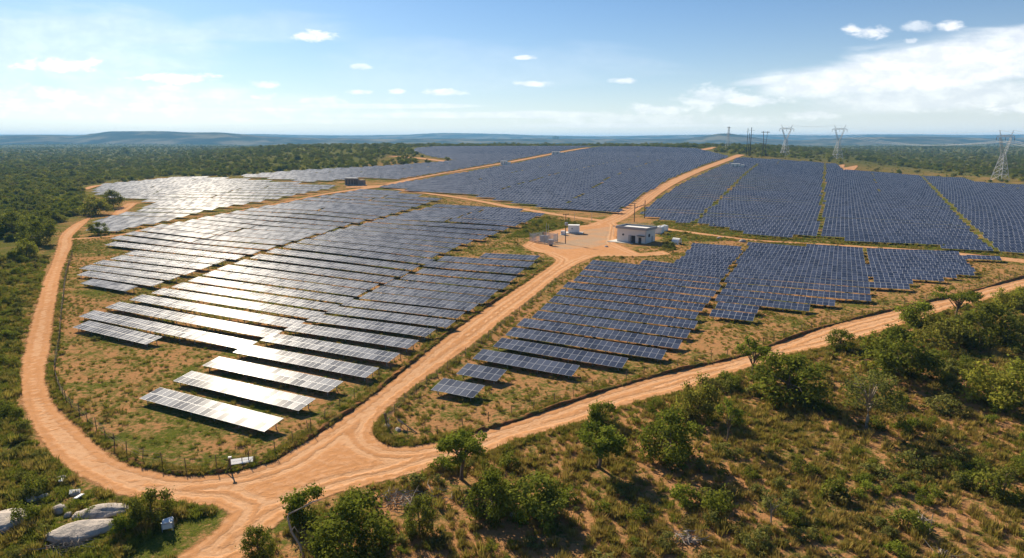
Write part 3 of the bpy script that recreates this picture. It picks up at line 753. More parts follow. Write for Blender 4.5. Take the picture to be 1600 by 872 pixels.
def table_label(t):
    b = t['b']
    if not t['lab'] or b == 'E': return 'distant table among the close-packed panels left of the far dirt track'
    if b == 'C' and t['bi'] == 2 or b == 'R4': l = t['words']
    else:
        l = ordinal(t['row']) + ' ' + t['words']
        if t['seg']: l += ', ' + t['seg'] + ' section'
    if t['part'][1] > 1: l += ', ' + ['left', 'right', 'third', 'fourth', 'fifth', 'sixth', 'seventh', 'eighth'][t['part'][0]] + ' piece'
    return l
stuff_v, stuff_f, stuff_uv = [], [], []
arr_children = 0
for i, t in enumerate(tables):
    Mx = frame_of(t)
    if i >= N_IND:
        v, f, uv = array_geo(t); b = len(stuff_v)
        stuff_v += [tuple(Mx @ Vector(q)) for q in v]; stuff_f += [tuple(b + k for k in q) for q in f]; stuff_uv.append((uv, t['mw'])); continue
    lab = table_label(t); k = used_labels.get(lab, 0); used_labels[lab] = k + 1
    if k and t['lab']: lab = lab.replace('row', 'short row', 1) if k == 1 else lab.replace('row', 'shortest row', 1)
    if i >= N_PARTS:
        o = link(bpy.data.objects.new('solar_table', array_mesh(t, 'solar_table'))); o.matrix_world = Mx
        tag(o, lab, 'solar table', 'solar tables standing in rows'); continue
    root = bpy.data.objects.new('solar_table', None); root.empty_display_size = .5; link(root); root.matrix_world = Mx
    tag(root, lab, 'solar table', 'solar tables standing in rows')
    n, mw, mh = t['n'], t['mw'], t['mh']; tl = R(11.5) if t['b'] == 'D' else R(12.0) if t['b'] == 'E' else TILT; c, s = math.cos(tl), math.sin(tl); zc = HL + mh * s
    if i < N_PANELS:
        key = (mw, mh)
        if key not in PM: PM[key] = panel_mesh(*key)
        jit = lambda a: R(a) * random.gauss(0, 1)
        for r_ in (-.5, .5):
            for q in range(n):
                o = bpy.data.objects.new('solar_panel', PM[key]); link(o, root)
                o.location = ((q - (n - 1) / 2) * mw, r_ * mh * c, zc + r_ * mh * s); o.rotation_euler = (tl + jit(.22), jit(.22), 0)
        for r_ in (-.62, -.2, .2, .62):
            rl = MB().box(-n * mw / 2, n * mw / 2, -.035, .035, -.13, -.05)
            o = rl.build('mounting_rail', M['steel'], root); o.location = (0, r_ * mh * c, zc + r_ * mh * s); o.rotation_euler = (tl, 0, 0)
    else:
        link(bpy.data.objects.new('panel_array', array_mesh(t, 'panel_array')), root)
    npst = max(2, int(round(n * mw / (3.6 if i < N_PANELS else 6)))); hw = n * mw / 2
    for q in range(npst):
        x = -hw + .7 + (2 * hw - 1.4) * q / (npst - 1)
        for r_ in ((-.6, .6)):
            o = bpy.data.objects.new('support_post', post_f); link(o, root)
            o.location = (x, r_ * mh * c, 0); o.scale = (1, 1, zc + r_ * mh * s - .1)
if stuff_v:
    m = bpy.data.meshes.new('solar_tables'); m.from_pydata(stuff_v, [], stuff_f)
    m.materials.append(arr_mat(2.1, 2.75)); m.materials.append(M['steel'])
    m.polygons.foreach_set('material_index', [0, 1, 1, 1, 1, 1] * len(stuff_uv))
    l = m.uv_layers.new(name='UVMap'); fl = []
    for j, (uv, mw) in enumerate(stuff_uv): fl += [(a + 1000.0 * (j % 97), b + 2 * (j // 97)) for a, b in uv] + [(0.03, 0.03)] * 20
    l.data.foreach_set('uv', [q for p in fl for q in p]); m.update()
    tag(link(bpy.data.objects.new('solar_tables', m)), 'far rows of solar panels merging into blue-grey fields', 'solar tables', kind='stuff')

# ------------------------------------------------------------------ vegetation: crowns, trunks, tufts


def leaf_quads(pos, nrm, size, asp, rg):
    """one leaf-sized quad per point, turned about its normal at random"""
    n = len(pos); nrm = nrm / (np.linalg.norm(nrm, axis=1)[:, None] + 1e-9)
    a = np.cross(nrm, rg.standard_normal((n, 3))); a /= np.linalg.norm(a, axis=1)[:, None] + 1e-9; b = np.cross(nrm, a)
    sa = size[:, None] * .5; sb = sa * asp
    v = np.stack([pos - a * sa, pos - b * sb, pos + a * sa, pos + b * sb], 1).reshape(-1, 3)
    return v, np.arange(4 * n).reshape(n, 4)


def crown(name, seed, n, rx, rz, zc, K, cr, leaf, mat, bottom=-.6, flat=1.0, holes=0.0):
    """clumps of leaves spread through an ellipsoid: uneven outline with gaps; returns mesh and clump centres"""
    g = np.random.default_rng(seed); C = []
    while len(C) < K:
        p = g.uniform(-1, 1, 3); q = np.linalg.norm(p)
        if q > 1 or q < .25 + .3 * holes or p[2] < bottom: continue
        C.append((p[0] * rx, p[1] * rx, zc + p[2] * rz))
    C = np.array(C); rr = cr * g.uniform(.55, 1.25, K); w = rr ** 2; k = g.choice(K, n, p=w / w.sum())
    d = g.standard_normal((n, 3)); d /= np.linalg.norm(d, axis=1)[:, None]
    rad = rr[k] * (.35 + .65 * g.random(n) ** .6) * (1 + .25 * g.standard_normal(n))
    pos = C[k] + d * rad[:, None] * np.array((1, 1, .75 * flat)); pos[:, 2] = np.maximum(pos[:, 2], .03 * rz)
    nrm = d * .5 + g.standard_normal((n, 3)) * .55 + np.array((0, 0, .7))
    v, q = leaf_quads(pos, nrm, leaf * g.uniform(.6, 1.5, n), .6, g)
    cv = g.uniform(.1, .9, K); var = np.clip(cv[k] + .22 * g.standard_normal(n), 0, 1)
    return npmesh(name, v, q, mat, {'var': var}), C, rr


def trunk(name, C, seed, h, r, mat, nlimb=7, lean=.1, forks=1):
    g = np.random.default_rng(seed); b = MB(); top = Vector((lean * h * g.uniform(-1, 1), lean * h * g.uniform(-1, 1), h))
    b.tube([(0, 0, -.3), (0, 0, .1), top * .35 + Vector((.05 * h * g.uniform(-1, 1), .05 * h * g.uniform(-1, 1), 0)), top * .7, top], [r * 1.5, r * 1.15, r * .95, r * .8, r * .6], 7)
    for j in g.choice(len(C), min(nlimb, len(C)), replace=False):
        c = Vector(C[j]); s0 = top * g.uniform(.55, 1); m_ = s0.lerp(c, .5) + Vector((0, 0, .12 * (c - s0).length)) + Vector(g.standard_normal(3)) * .08 * h
        b.tube([s0, m_, c], [r * .5, r * .32, r * .1], 5)
    return b.mesh(name, [mat])


class Kind: pass


def tree_kind(word, seed, n, rx, rz, h, K, cr, leaf, mat, bark='bark', bottom=-.6, flat=1., holes=0., tr=.12, limbs=8, th=None):
    k = Kind(); k.word = word; k.h = h + rz; k.w = 2 * rx
    k.crown, C, _ = crown('crown', seed, n, rx, rz, h, K, cr, leaf, M[mat], bottom, flat, holes)
    k.trunk = trunk('trunk', C, seed + 1, th or h * .75, tr, M[bark], limbs); return k


def shrub_kind(word, seed, n, rx, rz, K, cr, leaf, mat, flat=1.):
    k = Kind(); k.word = word; k.h = rz * 1.7; k.w = 2 * rx; k.trunk = None
    k.crown, C, _ = crown('shrub', seed, n, rx, rz, rz * .75, K, cr, leaf, M[mat], -.75, flat)
    b = MB(); g = np.random.default_rng(seed + 5)
    for j in g.choice(K, min(5, K), replace=False): b.tube([(g.uniform(-.1, .1), g.uniform(-.1, .1), -.1), Vector(C[j]) * .5, Vector(C[j])], [.035, .025, .01], 4)
    k.stem = b.mesh('stem', [M['bark']]); return k

pass
TK = {  # trees, nominal sizes in metres
    'round': tree_kind('round bright-crowned tree', 11, 3600, 2.0, 1.45, 3.2, 34, .56, .23, 'leaf_bright', holes=.3, bottom=-.7, tr=.15, th=2.6),
    'dark': tree_kind('dark dense round tree', 12, 4200, 2.4, 1.9, 1.9, 36, .8, .24, 'leaf_dark', bottom=-.9, tr=.13),
    'sparse': tree_kind('sparse open-crowned tree', 13, 1500, 2.1, 1.3, 2.6, 16, .48, .22, 'leaf_bright', holes=.9, tr=.10, limbs=14),
    'flat': tree_kind('flat-topped thorn tree', 14, 2600, 2.4, .75, 3.2, 26, .62, .2, 'leaf_dark', flat=.6, holes=.2, tr=.12, limbs=14),
    'grey': tree_kind('grey-green wide tree', 15, 2600, 2.7, 1.5, 2.9, 32, .62, .2, 'leaf_olive', 'palebark', holes=.6, tr=.13, limbs=18),
    'spindly': tree_kind('spindly young tree', 16, 620, 1.1, 1.5, 2.3, 14, .4, .2, 'leaf_olive', 'palebark', holes=.8, tr=.06, limbs=12),
    'bushy': tree_kind('broad bushy tree', 17, 3600, 2.5, 1.7, 1.6, 30, .85, .25, 'leaf_wood', bottom=-.95, tr=.12),
    'bushylight': tree_kind('pale green bushy tree', 18, 3400, 2.3, 1.5, 1.5, 28, .8, .25, 'leaf_bright', bottom=-.95, tr=.12),
    'scruffy': tree_kind('scruffy brownish tree', 19, 1700, 2.0, 1.3, 1.7, 22, .6, .24, 'leaf_dry', bottom=-.9, tr=.09, limbs=14)}
SK = {
    'green': shrub_kind('rounded green shrub', 31, 900, .95, .75, 14, .42, .17, 'leaf_bright'),
    'dark': shrub_kind('dark green shrub', 32, 1000, 1.05, .9, 14, .46, .17, 'leaf_dark'),
    'olive': shrub_kind('low olive shrub', 33, 700, .95, .6, 13, .38, .16, 'leaf_olive'),
    'dry': shrub_kind('dry yellowish shrub', 34, 620, .8, .55, 12, .34, .15, 'leaf_dry'),
    'wide': shrub_kind('wide low spreading shrub', 35, 1000, 1.35, .55, 18, .42, .17, 'leaf_olive', .8),
    'loose': shrub_kind('loose twiggy shrub', 36, 420, .8, .85, 12, .3, .15, 'leaf_wood')}


def put_tree(kind, x, y, s, sz=1.0, rot=None, name='tree'):
    k = TK[kind]; o = empty(name, (x, y, tz(x, y) - .05), random.uniform(0, 6.28) if rot is None else rot); o.scale = (s, s, s * sz)
    link(bpy.data.objects.new('trunk', k.trunk), o); link(bpy.data.objects.new('crown', k.crown), o); return o


def put_shrub(kind, x, y, s, sz=1.0):
    k = SK[kind]; o = empty('shrub', (x, y, tz(x, y) - .05), random.uniform(0, 6.28)); o.scale = (s, s, s * sz)
    link(bpy.data.objects.new('stem', k.stem), o); link(bpy.data.objects.new('foliage', k.crown), o); return o

# --- plants the photograph shows one by one: base in the photograph, height and width there in pixels
HAND = [('round', 721, 749, 78, 76, 'lone round tree standing beside the lower road at the junction'),
        ('bushylight', 474, 812, 52, 66, 'leafy bright tree at the track mouth beside the bent dead trunk'),
        ('dark', 548, 868, 92, 120, 'large dark bush at the bottom edge, right of the bent dead trunk'),
        ('bushylight', 525, 872, 60, 70, 'light green bush in front of the large dark bush at the bottom edge'),
        ('dark', 655, 834, 66, 48, 'dark narrow bush just below the dead branch pile'),
        ('dark', 768, 806, 72, 72, 'dark bushy tree right behind the lone round tree'),
        ('bushylight', 838, 810, 62, 100, 'wide light green bush right of the dark bushy tree'),
        ('round', 936, 731, 70, 76, 'slim-stemmed tree with a bright round crown below the right road'),
        ('dark', 1046, 718, 78, 88, 'big dark round tree casting a long shadow in the scrub'),
        ('bushylight', 938, 662, 36, 44, 'small bright bush at the lower edge of the right road'),
        ('sparse', 1174, 592, 62, 72, 'sparse open tree overlapping the right road'),
        ('bushy', 1090, 652, 60, 64, 'feathery green bush on the road side above the big dark tree'),
        ('dark', 1232, 625, 70, 105, 'broad dark bush right of the sparse open tree'),
        ('dark', 1313, 547, 32, 40, 'small dark bush touching the right road'),
        ('dark', 1402, 590, 76, 104, 'large dark tree with a lit top left of the flat-topped tree'),
        ('flat', 1492, 506, 56, 66, 'flat-topped thorn tree overlapping the right road'),
        ('dark', 1535, 540, 66, 96, 'dark spreading tree beside the flat-topped thorn tree'),
        ('bushy', 1470, 540, 44, 84, 'rounded green bush in front of the flat-topped thorn tree'),
        ('grey', 1354, 668, 92, 96, 'grey-green tree with a pale forked trunk in the scrub'),
        ('bushy', 1560, 632, 66, 96, 'bushy tree at the right edge below the dark spreading tree'),
        ('spindly', 1205, 820, 62, 44, 'spindly young tree alone in the lower right grass'),
        ('sparse', 1136, 690, 66, 50, 'thin leaning tree right of the big dark round tree'),
        ('dark', 405, 872, 52, 46, 'dark bush at the bottom edge on the side track'),
        ('dark', 238, 815, 50, 58, 'dark leafy bush between the grey boulders and the track'),
        ('bushylight', 197, 832, 28, 44, 'light shrub leaning over the grey boulders'),
        ('dark', 61, 382, 36, 46, 'dark round tree nearest the left loop road'),
        ('dark', 22, 368, 36, 40, 'open dark tree at the left edge in the woodland'),
        ('dark', 177, 324, 26, 30, 'dark round tree at the edge of the far left array'),
        ('bushy', 150, 335, 26, 44, 'bushy tree at the head of the left loop road'),
        ('bushy', 42, 402, 26, 34, 'bush below the dark round tree on the left'),
        ('bushylight', 1430, 508, 36, 60, 'light bush by the right road left of the flat-topped thorn tree'),
        ('bushy', 1580, 480, 30, 50, 'bush at the right edge of the picture below the road'),
        ('dark', 868, 224, 11, 11, 'tall dark tree standing out on the skyline'),
        ('dark', 196, 242, 11, 11, 'dark round tree standing above the far left woodland')]
hand_xy = []
for kind, u, v, hp, wp, lab in HAND:
    x, y = P(u, v); d = PX(x, y, tz(x, y))[2]; k = TK[kind]; s = wp * d / FPX / k.w * 1.02; sz = hp * d / FPX / k.h / s / .97
    o = put_tree(kind, x, y, s, min(1.7, max(.6, sz)), name='tree' if k.h * s * sz > 1.6 else 'tree'); tag(o, lab, 'tree', 'trees standing alone'); hand_xy.append((x, y))
hand_xy = np.array(hand_xy)

BLOCK_PG = [poly(b[1], .6) for b in BLOCKS]


def free(x, y, road=1.0, arr=1.5, yard=True):
    ok = road_sdf(x, y) < -road
    for pg in BLOCK_PG: ok &= sdf(pg, x, y) < -arr
    ok &= np.hypot(x - BX[0], y - BX[1]) > 14
    return ok
BX = P(993, 372)
# --- woodland and lone trees: many candidates, the largest in the picture become individuals


CLEAR = [(P(u, v), rad) for u, v, rad in [(125, 836, 1.9), (168, 808, 1.3), (4, 826, 1.4), (263, 838, 1.2), (378, 735, 2.0), (632, 790, 2.2), (462, 872, 1.0), (722, 752, 1.2), (120, 776, 1.2), (936, 735, 1.2), (1075, 850, 1.2), (240, 860, 2.0), (300, 830, 2.5)]]


def uncovered(q):
    """False where a plant would stand on or right before one of the small things"""
    ok = np.ones(len(q), bool)
    for c, rad in CLEAR: ok &= np.hypot(q[:, 0] - c[0], (q[:, 1] - c[1] + .6) / 1.2) > rad
    return ok


def scatter(pg, n, rg, dmin=None):
    lo, hi = pg.min(0), pg.max(0); o = np.zeros((0, 2))
    while len(o) < n:
        q = rg.uniform(lo, hi, (n * 3, 2)); o = np.vstack([o, q[inside(pg, q[:, 0], q[:, 1])]])
    return o[:n]


def fan(a0, a1, d0, d1, n, rg, power=1.0):
    """points spread in azimuth (tangent) and distance, thinning with distance"""
    a = rg.uniform(a0, a1, n); d = d0 * (d1 / d0) ** (rg.random(n) ** power); return np.stack([a * d, d], 1)
rw = np.random.default_rng(21)
cand = np.vstack([fan(-.98, .98, 230, 4600, 46000, rw, .8), fan(-1.0, -.35, 90, 700, 3800, rw, .9)])
cx_, cy_ = cand[:, 0], cand[:, 1]
OPEN_R = poly([(1130, 248), (1180, 245), (1240, 247), (1330, 249), (1480, 268), (1620, 282), (1700, 296), (1310, 262), (1150, 250)])
OPEN_L = poly([(-60, 380), (30, 370), (90, 395), (60, 470), (40, 540), (-60, 560)])
keep = free(cx_, cy_, 6.0, 6.0) & ~inside(FIELD, cx_, cy_) & ~inside(FIELD_R, cx_, cy_) & ~inside(SCRUB, cx_, cy_)
front_of_arrays = np.zeros(len(cand), bool)
for pg in (poly([(545, 302), (560, 276), (625, 262), (700, 258), (660, 302)]), poly([(560, 292), (700, 275), (930, 229), (1140, 240), (1120, 262), (1005, 335), (1050, 350), (1700, 420), (1700, 470), (850, 420), (600, 300)]), poly([(120, 375), (560, 282), (620, 300), (300, 350)]), poly([(130, 300), (260, 275), (540, 285), (540, 300), (130, 370)])):
    keep &= ~inside(pg, cx_, cy_)
thin = rw.random(len(cand)); keep &= ~(inside(OPEN_R, cx_, cy_) & (thin > .10)) & ~(inside(OPEN_L, cx_, cy_) & (thin > .22))
dens = 0.5 + 0.5 * np.sin(cx_ / 31 + 1.3 * np.sin(cy_ / 47)) * np.sin(cy_ / 39 + cx_ / 90)
keep &= rw.random(len(cand)) < (.4 + .75 * dens)
cand = cand[keep]; cx_, cy_ = cand[:, 0], cand[:, 1]
dd = np.hypot(cx_, cy_); kinds_w = ['bushy', 'bushylight', 'dark', 'scruffy', 'flat', 'grey']
kw = rw.choice(6, len(cand), p=[.30, .29, .11, .20, .05, .05]); sw = rw.uniform(.5, 1.15, len(cand)) * (1 + .35 * sst(300, 1500, dd)) * np.where(kw == 2, 1.15, 1)
uu, vv, ff = PX(cx_, cy_, TZ(cx_, cy_) + 2)
px_size = np.where((uu > -30) & (uu < 1630) & (vv < 900), sw / dd, 0)
order = np.argsort(-px_size)
LAND = [('lone round tree by the lower road', 721, 730), ('tall bush by the boulders', 238, 800), ('sparse tree on the right road', 1174, 580), ('flat-topped thorn tree', 1492, 495), ('pale-trunked grey-green tree', 1354, 650), ('big dark shadow-casting tree', 1046, 700), ('bent dead trunk', 455, 820), ('grey boulders', 140, 820), ('left road bend', 40, 610), ('fork in the left road', 110, 375), ('dead branch pile', 622, 775), ('spindly young tree', 1205, 810), ('far left array', 150, 300), ('nearest pylon', 1562, 270), ('middle pylon', 1308, 240), ('small bush at the road', 938, 655), ('large dark bottom bush', 548, 850), ('wooden poles on the skyline', 1170, 235), ('head of the left road', 200, 322), ('white control building', 993, 365)]
rank = {}


def place_label(word, u, v):
    best = min(LAND, key=lambda l: math.hypot(l[1] - u, (l[2] - v) * 1.5)); du, dv = u - best[1], v - best[2]
    rel = ('right of' if du > 0 else 'left of') if abs(du) > 1.2 * abs(dv) else ('below' if dv > 0 else 'above')
    key = (word, best[0], rel); rank.setdefault(key, []); return key
pend = []
NT_IND = 240
for i in order[:NT_IND]:
    kd = kinds_w[kw[i]]; o = put_tree(kd, cx_[i], cy_[i], sw[i], random.uniform(.8, 1.15)); key = place_label(TK[kd].word, uu[i], vv[i])
    l = [q for q in LAND if q[0] == key[1]][0]; rank[key].append((math.hypot(l[1] - uu[i], l[2] - vv[i]), o)); o['category'] = 'tree'; o['group'] = 'woodland trees'
forest_idx = order[NT_IND:]


def gn_scatter(name, pts, rot, scl, idx, sources, mat=None):
    """one object whose points carry copies of the given foliage meshes"""
    m = bpy.data.meshes.new(name); m.vertices.add(len(pts)); m.vertices.foreach_set('co', np.asarray(pts, np.float32).ravel())
    at = m.attributes.new('turn', 'FLOAT_VECTOR', 'POINT'); at.data.foreach_set('vector', np.asarray(rot, np.float32).ravel())
    at = m.attributes.new('grow', 'FLOAT_VECTOR', 'POINT'); at.data.foreach_set('vector', np.asarray(scl, np.float32).ravel())
    at = m.attributes.new('pick', 'INT', 'POINT'); at.data.foreach_set('value', np.asarray(idx, np.int32))
    o = link(bpy.data.objects.new(name, m)); ng = bpy.data.node_groups.new(name, 'GeometryNodeTree')
    ng.interface.new_socket('Geometry', in_out='INPUT', socket_type='NodeSocketGeometry'); ng.interface.new_socket('Geometry', in_out='OUTPUT', socket_type='NodeSocketGeometry')
    N, L = ng.nodes, ng.links; gi, go_ = N.new('NodeGroupInput'), N.new('NodeGroupOutput')
    iop = N.new('GeometryNodeInstanceOnPoints'); iop.inputs['Pick Instance'].default_value = True
    g2i = N.new('GeometryNodeGeometryToInstance')
    for s_ in sources[::-1]:
        oi = N.new('GeometryNodeObjectInfo'); oi.transform_space = 'ORIGINAL'; oi.inputs['Object'].default_value = s_
        oi.inputs['As Instance'].default_value = False; L.new(oi.outputs['Geometry'], g2i.inputs[0])
    def na(nm, t):
        a = N.new('GeometryNodeInputNamedAttribute'); a.data_type = t; a.inputs['Name'].default_value = nm; return a.outputs[0]
    L.new(gi.outputs[0], iop.inputs['Points']); L.new(g2i.outputs[0], iop.inputs['Instance'])
    L.new(na('pick', 'INT'), iop.inputs['Instance Index']); L.new(na('turn', 'FLOAT_VECTOR'), iop.inputs['Rotation']); L.new(na('grow', 'FLOAT_VECTOR'), iop.inputs['Scale'])
    L.new(iop.outputs[0], go_.inputs[0]); md = o.modifiers.new('scatter', 'NODES'); md.node_group = ng; return o


def first_mesh(me): return next(o for o in bpy.data.objects if o.data is me)


def rot_z(n, rg, tilt=0.0):
    return np.stack([rg.normal(0, tilt, n) if tilt else np.zeros(n), rg.normal(0, tilt, n) if tilt else np.zeros(n), rg.uniform(0, 6.28, n)], 1)
for kd in kinds_w:
    if not any(o.data is TK[kd].crown for o in bpy.data.objects if o.type == 'MESH'):
        q = P(1420, 258); tag(put_tree(kd, q[0], q[1], .9), 'small %s in the far right woodland' % TK[kd].word, 'tree', 'woodland trees')
fp = cand[forest_idx]; nf = len(fp)
srcs = [first_mesh(TK[k].crown) for k in kinds_w]
gs = rw.uniform(.75, 1.15, nf); sf = sw[forest_idx]
tag(gn_scatter('forest', np.column_stack([fp, TZ(fp[:, 0], fp[:, 1]) - .1]), rot_z(nf, rw), np.stack([sf * 1.05, sf * 1.05, sf * gs], 1), kw[forest_idx], srcs),
    'far bushveld woodland spreading to the horizon around the arrays', 'forest', kind='stuff')

# --- shrubs of the scrub in front, of the left verge and a few inside the fence
rs = np.random.default_rng(33)
pts = [scatter(SCRUB, 860, rs), scatter(SCRUB_L, 230, rs), scatter(FIELD, 110, rs), scatter(FIELD_R, 60, rs), scatter(poly([(-80, 395), (85, 395), (60, 470), (35, 560), (-80, 560)]), 300, rs), scatter(pg_yardgrass, 50, rs), scatter(poly([(960, 405), (1050, 398), (1060, 385), (1040, 384), (1020, 394), (960, 400)]), 40, rs),
       scatter(OPEN_R, 200, rs), scatter(pg_track, 50, rs), scatter(SCRUB_X, 420, rs)]
zone = np.concatenate([np.full(len(p), i) for i, p in enumerate(pts)]); sp = np.vstack(pts)
ok = free(sp[:, 0], sp[:, 1], .9, .8) & uncovered(sp) & (np.array([np.min(np.hypot(hand_xy[:, 0] - a, hand_xy[:, 1] - b)) for a, b in sp]) > .8)
cl_n = np.sin(sp[:, 0] / 9 + 2 * np.sin(sp[:, 1] / 14)) * np.sin(sp[:, 1] / 8 + sp[:, 0] / 23)
ok &= (rs.random(len(sp)) < np.where(zone == 0, .45 + .55 * cl_n, 1)) | (rs.random(len(sp)) < .25)
sp, zone = sp[ok], zone[ok]; sd = np.hypot(sp[:, 0], sp[:, 1]); snames = list(SK)
ks = rs.choice(6, len(sp), p=[.2, .15, .22, .16, .15, .12]); ss = rs.gamma(6, .135, len(sp)).clip(.3, 1.9)
ss = np.where((zone == 2) | (zone == 3), ss * .55, ss); ss = np.where(zone == 1, ss * .75, ss); ss = np.where(zone >= 5, ss * .8, ss)
su, sv, _ = PX(sp[:, 0], sp[:, 1], TZ(sp[:, 0], sp[:, 1]) + .5)
so_ = np.argsort(-np.where((su > -20) & (su < 1620) & (sv < 890), ss / sd, 0))
NS_IND = 280
for i in so_[:NS_IND]:
    kd = snames[ks[i]]; o = put_shrub(kd, sp[i, 0], sp[i, 1], ss[i], random.uniform(.8, 1.25)); key = place_label(SK[kd].word, su[i], sv[i])
    l = [q for q in LAND if q[0] == key[1]][0]; rank[key].append((math.hypot(l[1] - su[i], l[2] - sv[i]), o)); o['category'] = 'shrub'; o['group'] = 'shrubs of the dry scrubland'
for (word, lm, rel), lst in rank.items():
    lst.sort(key=lambda q: q[0])
    for j, (_, o) in enumerate(lst): o['label'] = '%s %s %s the %s' % ('nearest' if j == 0 else ordinal(j + 1) + ' nearest', word, rel, lm)
si = so_[NS_IND:]; s2 = ss[si]
tag(gn_scatter('undergrowth', np.column_stack([sp[si], TZ(sp[si, 0], sp[si, 1]) - .05]), rot_z(len(si), rs), np.stack([s2, s2, s2], 1), ks[si], [first_mesh(SK[k].crown) for k in snames]),
    'small low bushes scattered between the larger shrubs', 'undergrowth', kind='stuff')

# --- grass tufts


def tuft(seed, n, h, spread, mat):
    g = np.random.default_rng(seed); a = g.uniform(0, 6.28, n); r = spread * np.sqrt(g.random(n)); base = np.stack([r * np.cos(a), r * np.sin(a), np.full(n, -.02)], 1)
    hh = h * g.uniform(.5, 1.2, n); ln = .55 * hh; dr = np.stack([np.cos(a + g.normal(0, .6, n)), np.sin(a + g.normal(0, .6, n)), np.zeros(n)], 1)
    sd_ = np.cross(dr, (0, 0, 1)); w = (.02 + .05 * h) * g.uniform(.6, 1.3, n)[:, None]
    tip = base + dr * (ln * g.uniform(.2, 1, n))[:, None] + np.stack([0 * hh, 0 * hh, hh], 1); mid = base * .5 + tip * .5 + np.stack([0 * hh, 0 * hh, hh * .12], 1)
    v = np.stack([base - sd_ * w * .5, base + sd_ * w * .5, mid + sd_ * w * .5, mid - sd_ * w * .5, mid - sd_ * w * .5, mid + sd_ * w * .5, tip + sd_ * w * .1, tip - sd_ * w * .1], 1).reshape(-1, 3)
    q = np.arange(8 * n).reshape(-1, 4); return npmesh('grass_tuft', v, q, M[mat], {'var': np.repeat(g.random(n), 2)})
tufts = [tuft(51, 60, .48, .32, 'grass'), tuft(52, 70, .34, .38, 'grass'), tuft(53, 70, .34, .34, 'grassgreen'), tuft(54, 90, .22, .42, 'grassgreen')]
tobj = []
for me, (u, v), lab in zip(tufts, [(1110, 800), (1012, 790), (300, 700), (260, 600)], ['tall straw-coloured grass tuft left of the spindly young tree', 'dry grass tuft in the open scrub below the big dark tree', 'green grass tuft inside the fence at the road bend', 'low green grass tuft near the front left table']):
    q = P(u, v); o = link(bpy.data.objects.new('grass_tuft', me)); o.location = (q[0], q[1], tz(*q)); tag(o, lab, 'grass tuft', 'grass tufts'); tobj.append(o)
rg_ = np.random.default_rng(44)
RVERGE = poly([(-60, 400), (75, 400), (60, 470), (30, 560), (30, 640), (-80, 640)])
gp = [(SCRUB_X, 9000, (.46, .40, .09, .05), .9), (SCRUB, 17000, (.46, .40, .09, .05), .9), (SCRUB_L, 9000, (.16, .2, .4, .24), 1.0), (FIELD, 50000, (.10, .30, .26, .34), .62), (FIELD_R, 15000, (.14, .4, .2, .26), .66),
      (RVERGE, 5000, (.15, .25, .35, .25), 1.0), (pg_yardgrass, 2500, (.1, .2, .4, .3), 1.0), (pg_track, 4500, (.15, .35, .3, .2), 1.0)]
gpts, gidx, gsc = [], [], []
for pg, n, pr, sc in gp:
    q = scatter(pg, n, rg_); f = .5 + .5 * np.sin(q[:, 0] / 4.3 + 2 * np.sin(q[:, 1] / 7)) * np.sin(q[:, 1] / 5.1 + q[:, 0] / 11)
    q = q[rg_.random(n) < .25 + .75 * f]; q = q[(road_sdf(q[:, 0], q[:, 1]) < -.15) & uncovered(q) & (np.hypot(q[:, 0] - BX[0], q[:, 1] - BX[1]) > 9)]
    gpts.append(q); gidx.append(rg_.choice(4, len(q), p=pr)); gsc.append(sc * rg_.gamma(7, .14, len(q)).clip(.4, 2))
# grass along the road edges and on the banks
for line in (RIGHT_UP, CEN_R[2:], [(478, 690), (500, 676), (573, 625), (657, 557), (721, 508), (785, 464), (862, 411)], LOOP_IN, RIGHT_LO[:-3]):
    c = smooth_line([P(u, v) for u, v in line], 40); q = c[rg_.integers(0, len(c), len(line) * 110)] + rg_.normal(0, .9, (len(line) * 110, 2))
    q = q[road_sdf(q[:, 0], q[:, 1]) < -.3]; gpts.append(q); gidx.append(rg_.choice(4, len(q), p=(.2, .3, .3, .2))); gsc.append(rg_.uniform(.6, 1.3, len(q)))
gpts, gidx, gsc = np.vstack(gpts), np.concatenate(gidx), np.concatenate(gsc)
tag(gn_scatter('grass', np.column_stack([gpts, TZ(gpts[:, 0], gpts[:, 1])]), rot_z(len(gpts), rg_, .1), np.stack([gsc] * 3, 1), gidx, tobj), 'dry and green grass growing in tufts over the sandy ground', 'grass', kind='stuff')

# ------------------------------------------------------------------ buildings and equipment


def frame(px_a, px_b, label, name, cat, group=None):
    """an Empty at the ground under photo point a, its X running to photo point b; returns it and the distance"""
    a, b = P(*px_a), P(*px_b); d = b - a
    return empty(name, (a[0], a[1], min(tz(*a), tz(*b)) + .02), math.atan2(d[1], d[0]), label, cat, group), float(np.hypot(*d))

# control building: white walls, grey parapet round a pale roof, two dark doors, porch, round vent
cb, Wd = frame((964, 377.5), (1009, 381), 'white flat-roofed control building with grey parapet beside the dirt crossroads', 'control_building', 'building')
Wd = max(Wd, 7.6); br = P(1023, 369); fr = P(1009, 381); Dp = 6.4; Hh = 4.5
b = MB(); b.box(0, Wd, 0, .25, 0, Hh); b.box(0, Wd, Dp - .25, Dp, 0, Hh); b.box(0, .25, .25, Dp - .25, 0, Hh); b.box(Wd - .25, Wd, .25, Dp - .25, 0, Hh)
b.build('wall', M['render'], cb)
b = MB(); o_ = .45
b.box(-o_, Wd + o_, -o_, Dp + o_, Hh + .002, Hh + .25); b.box(-o_, Wd + o_, -o_, -o_ + .3, Hh + .25, Hh + .85); b.box(-o_, Wd + o_, Dp + o_ - .3, Dp + o_, Hh + .25, Hh + .85)
b.box(-o_, -o_ + .3, -o_ + .3, Dp + o_ - .3, Hh + .25, Hh + .85); b.box(Wd + o_ - .3, Wd + o_, -o_ + .3, Dp + o_ - .3, Hh + .25, Hh + .85)
rf = b.build('roof', M['roofgrey'], cb)
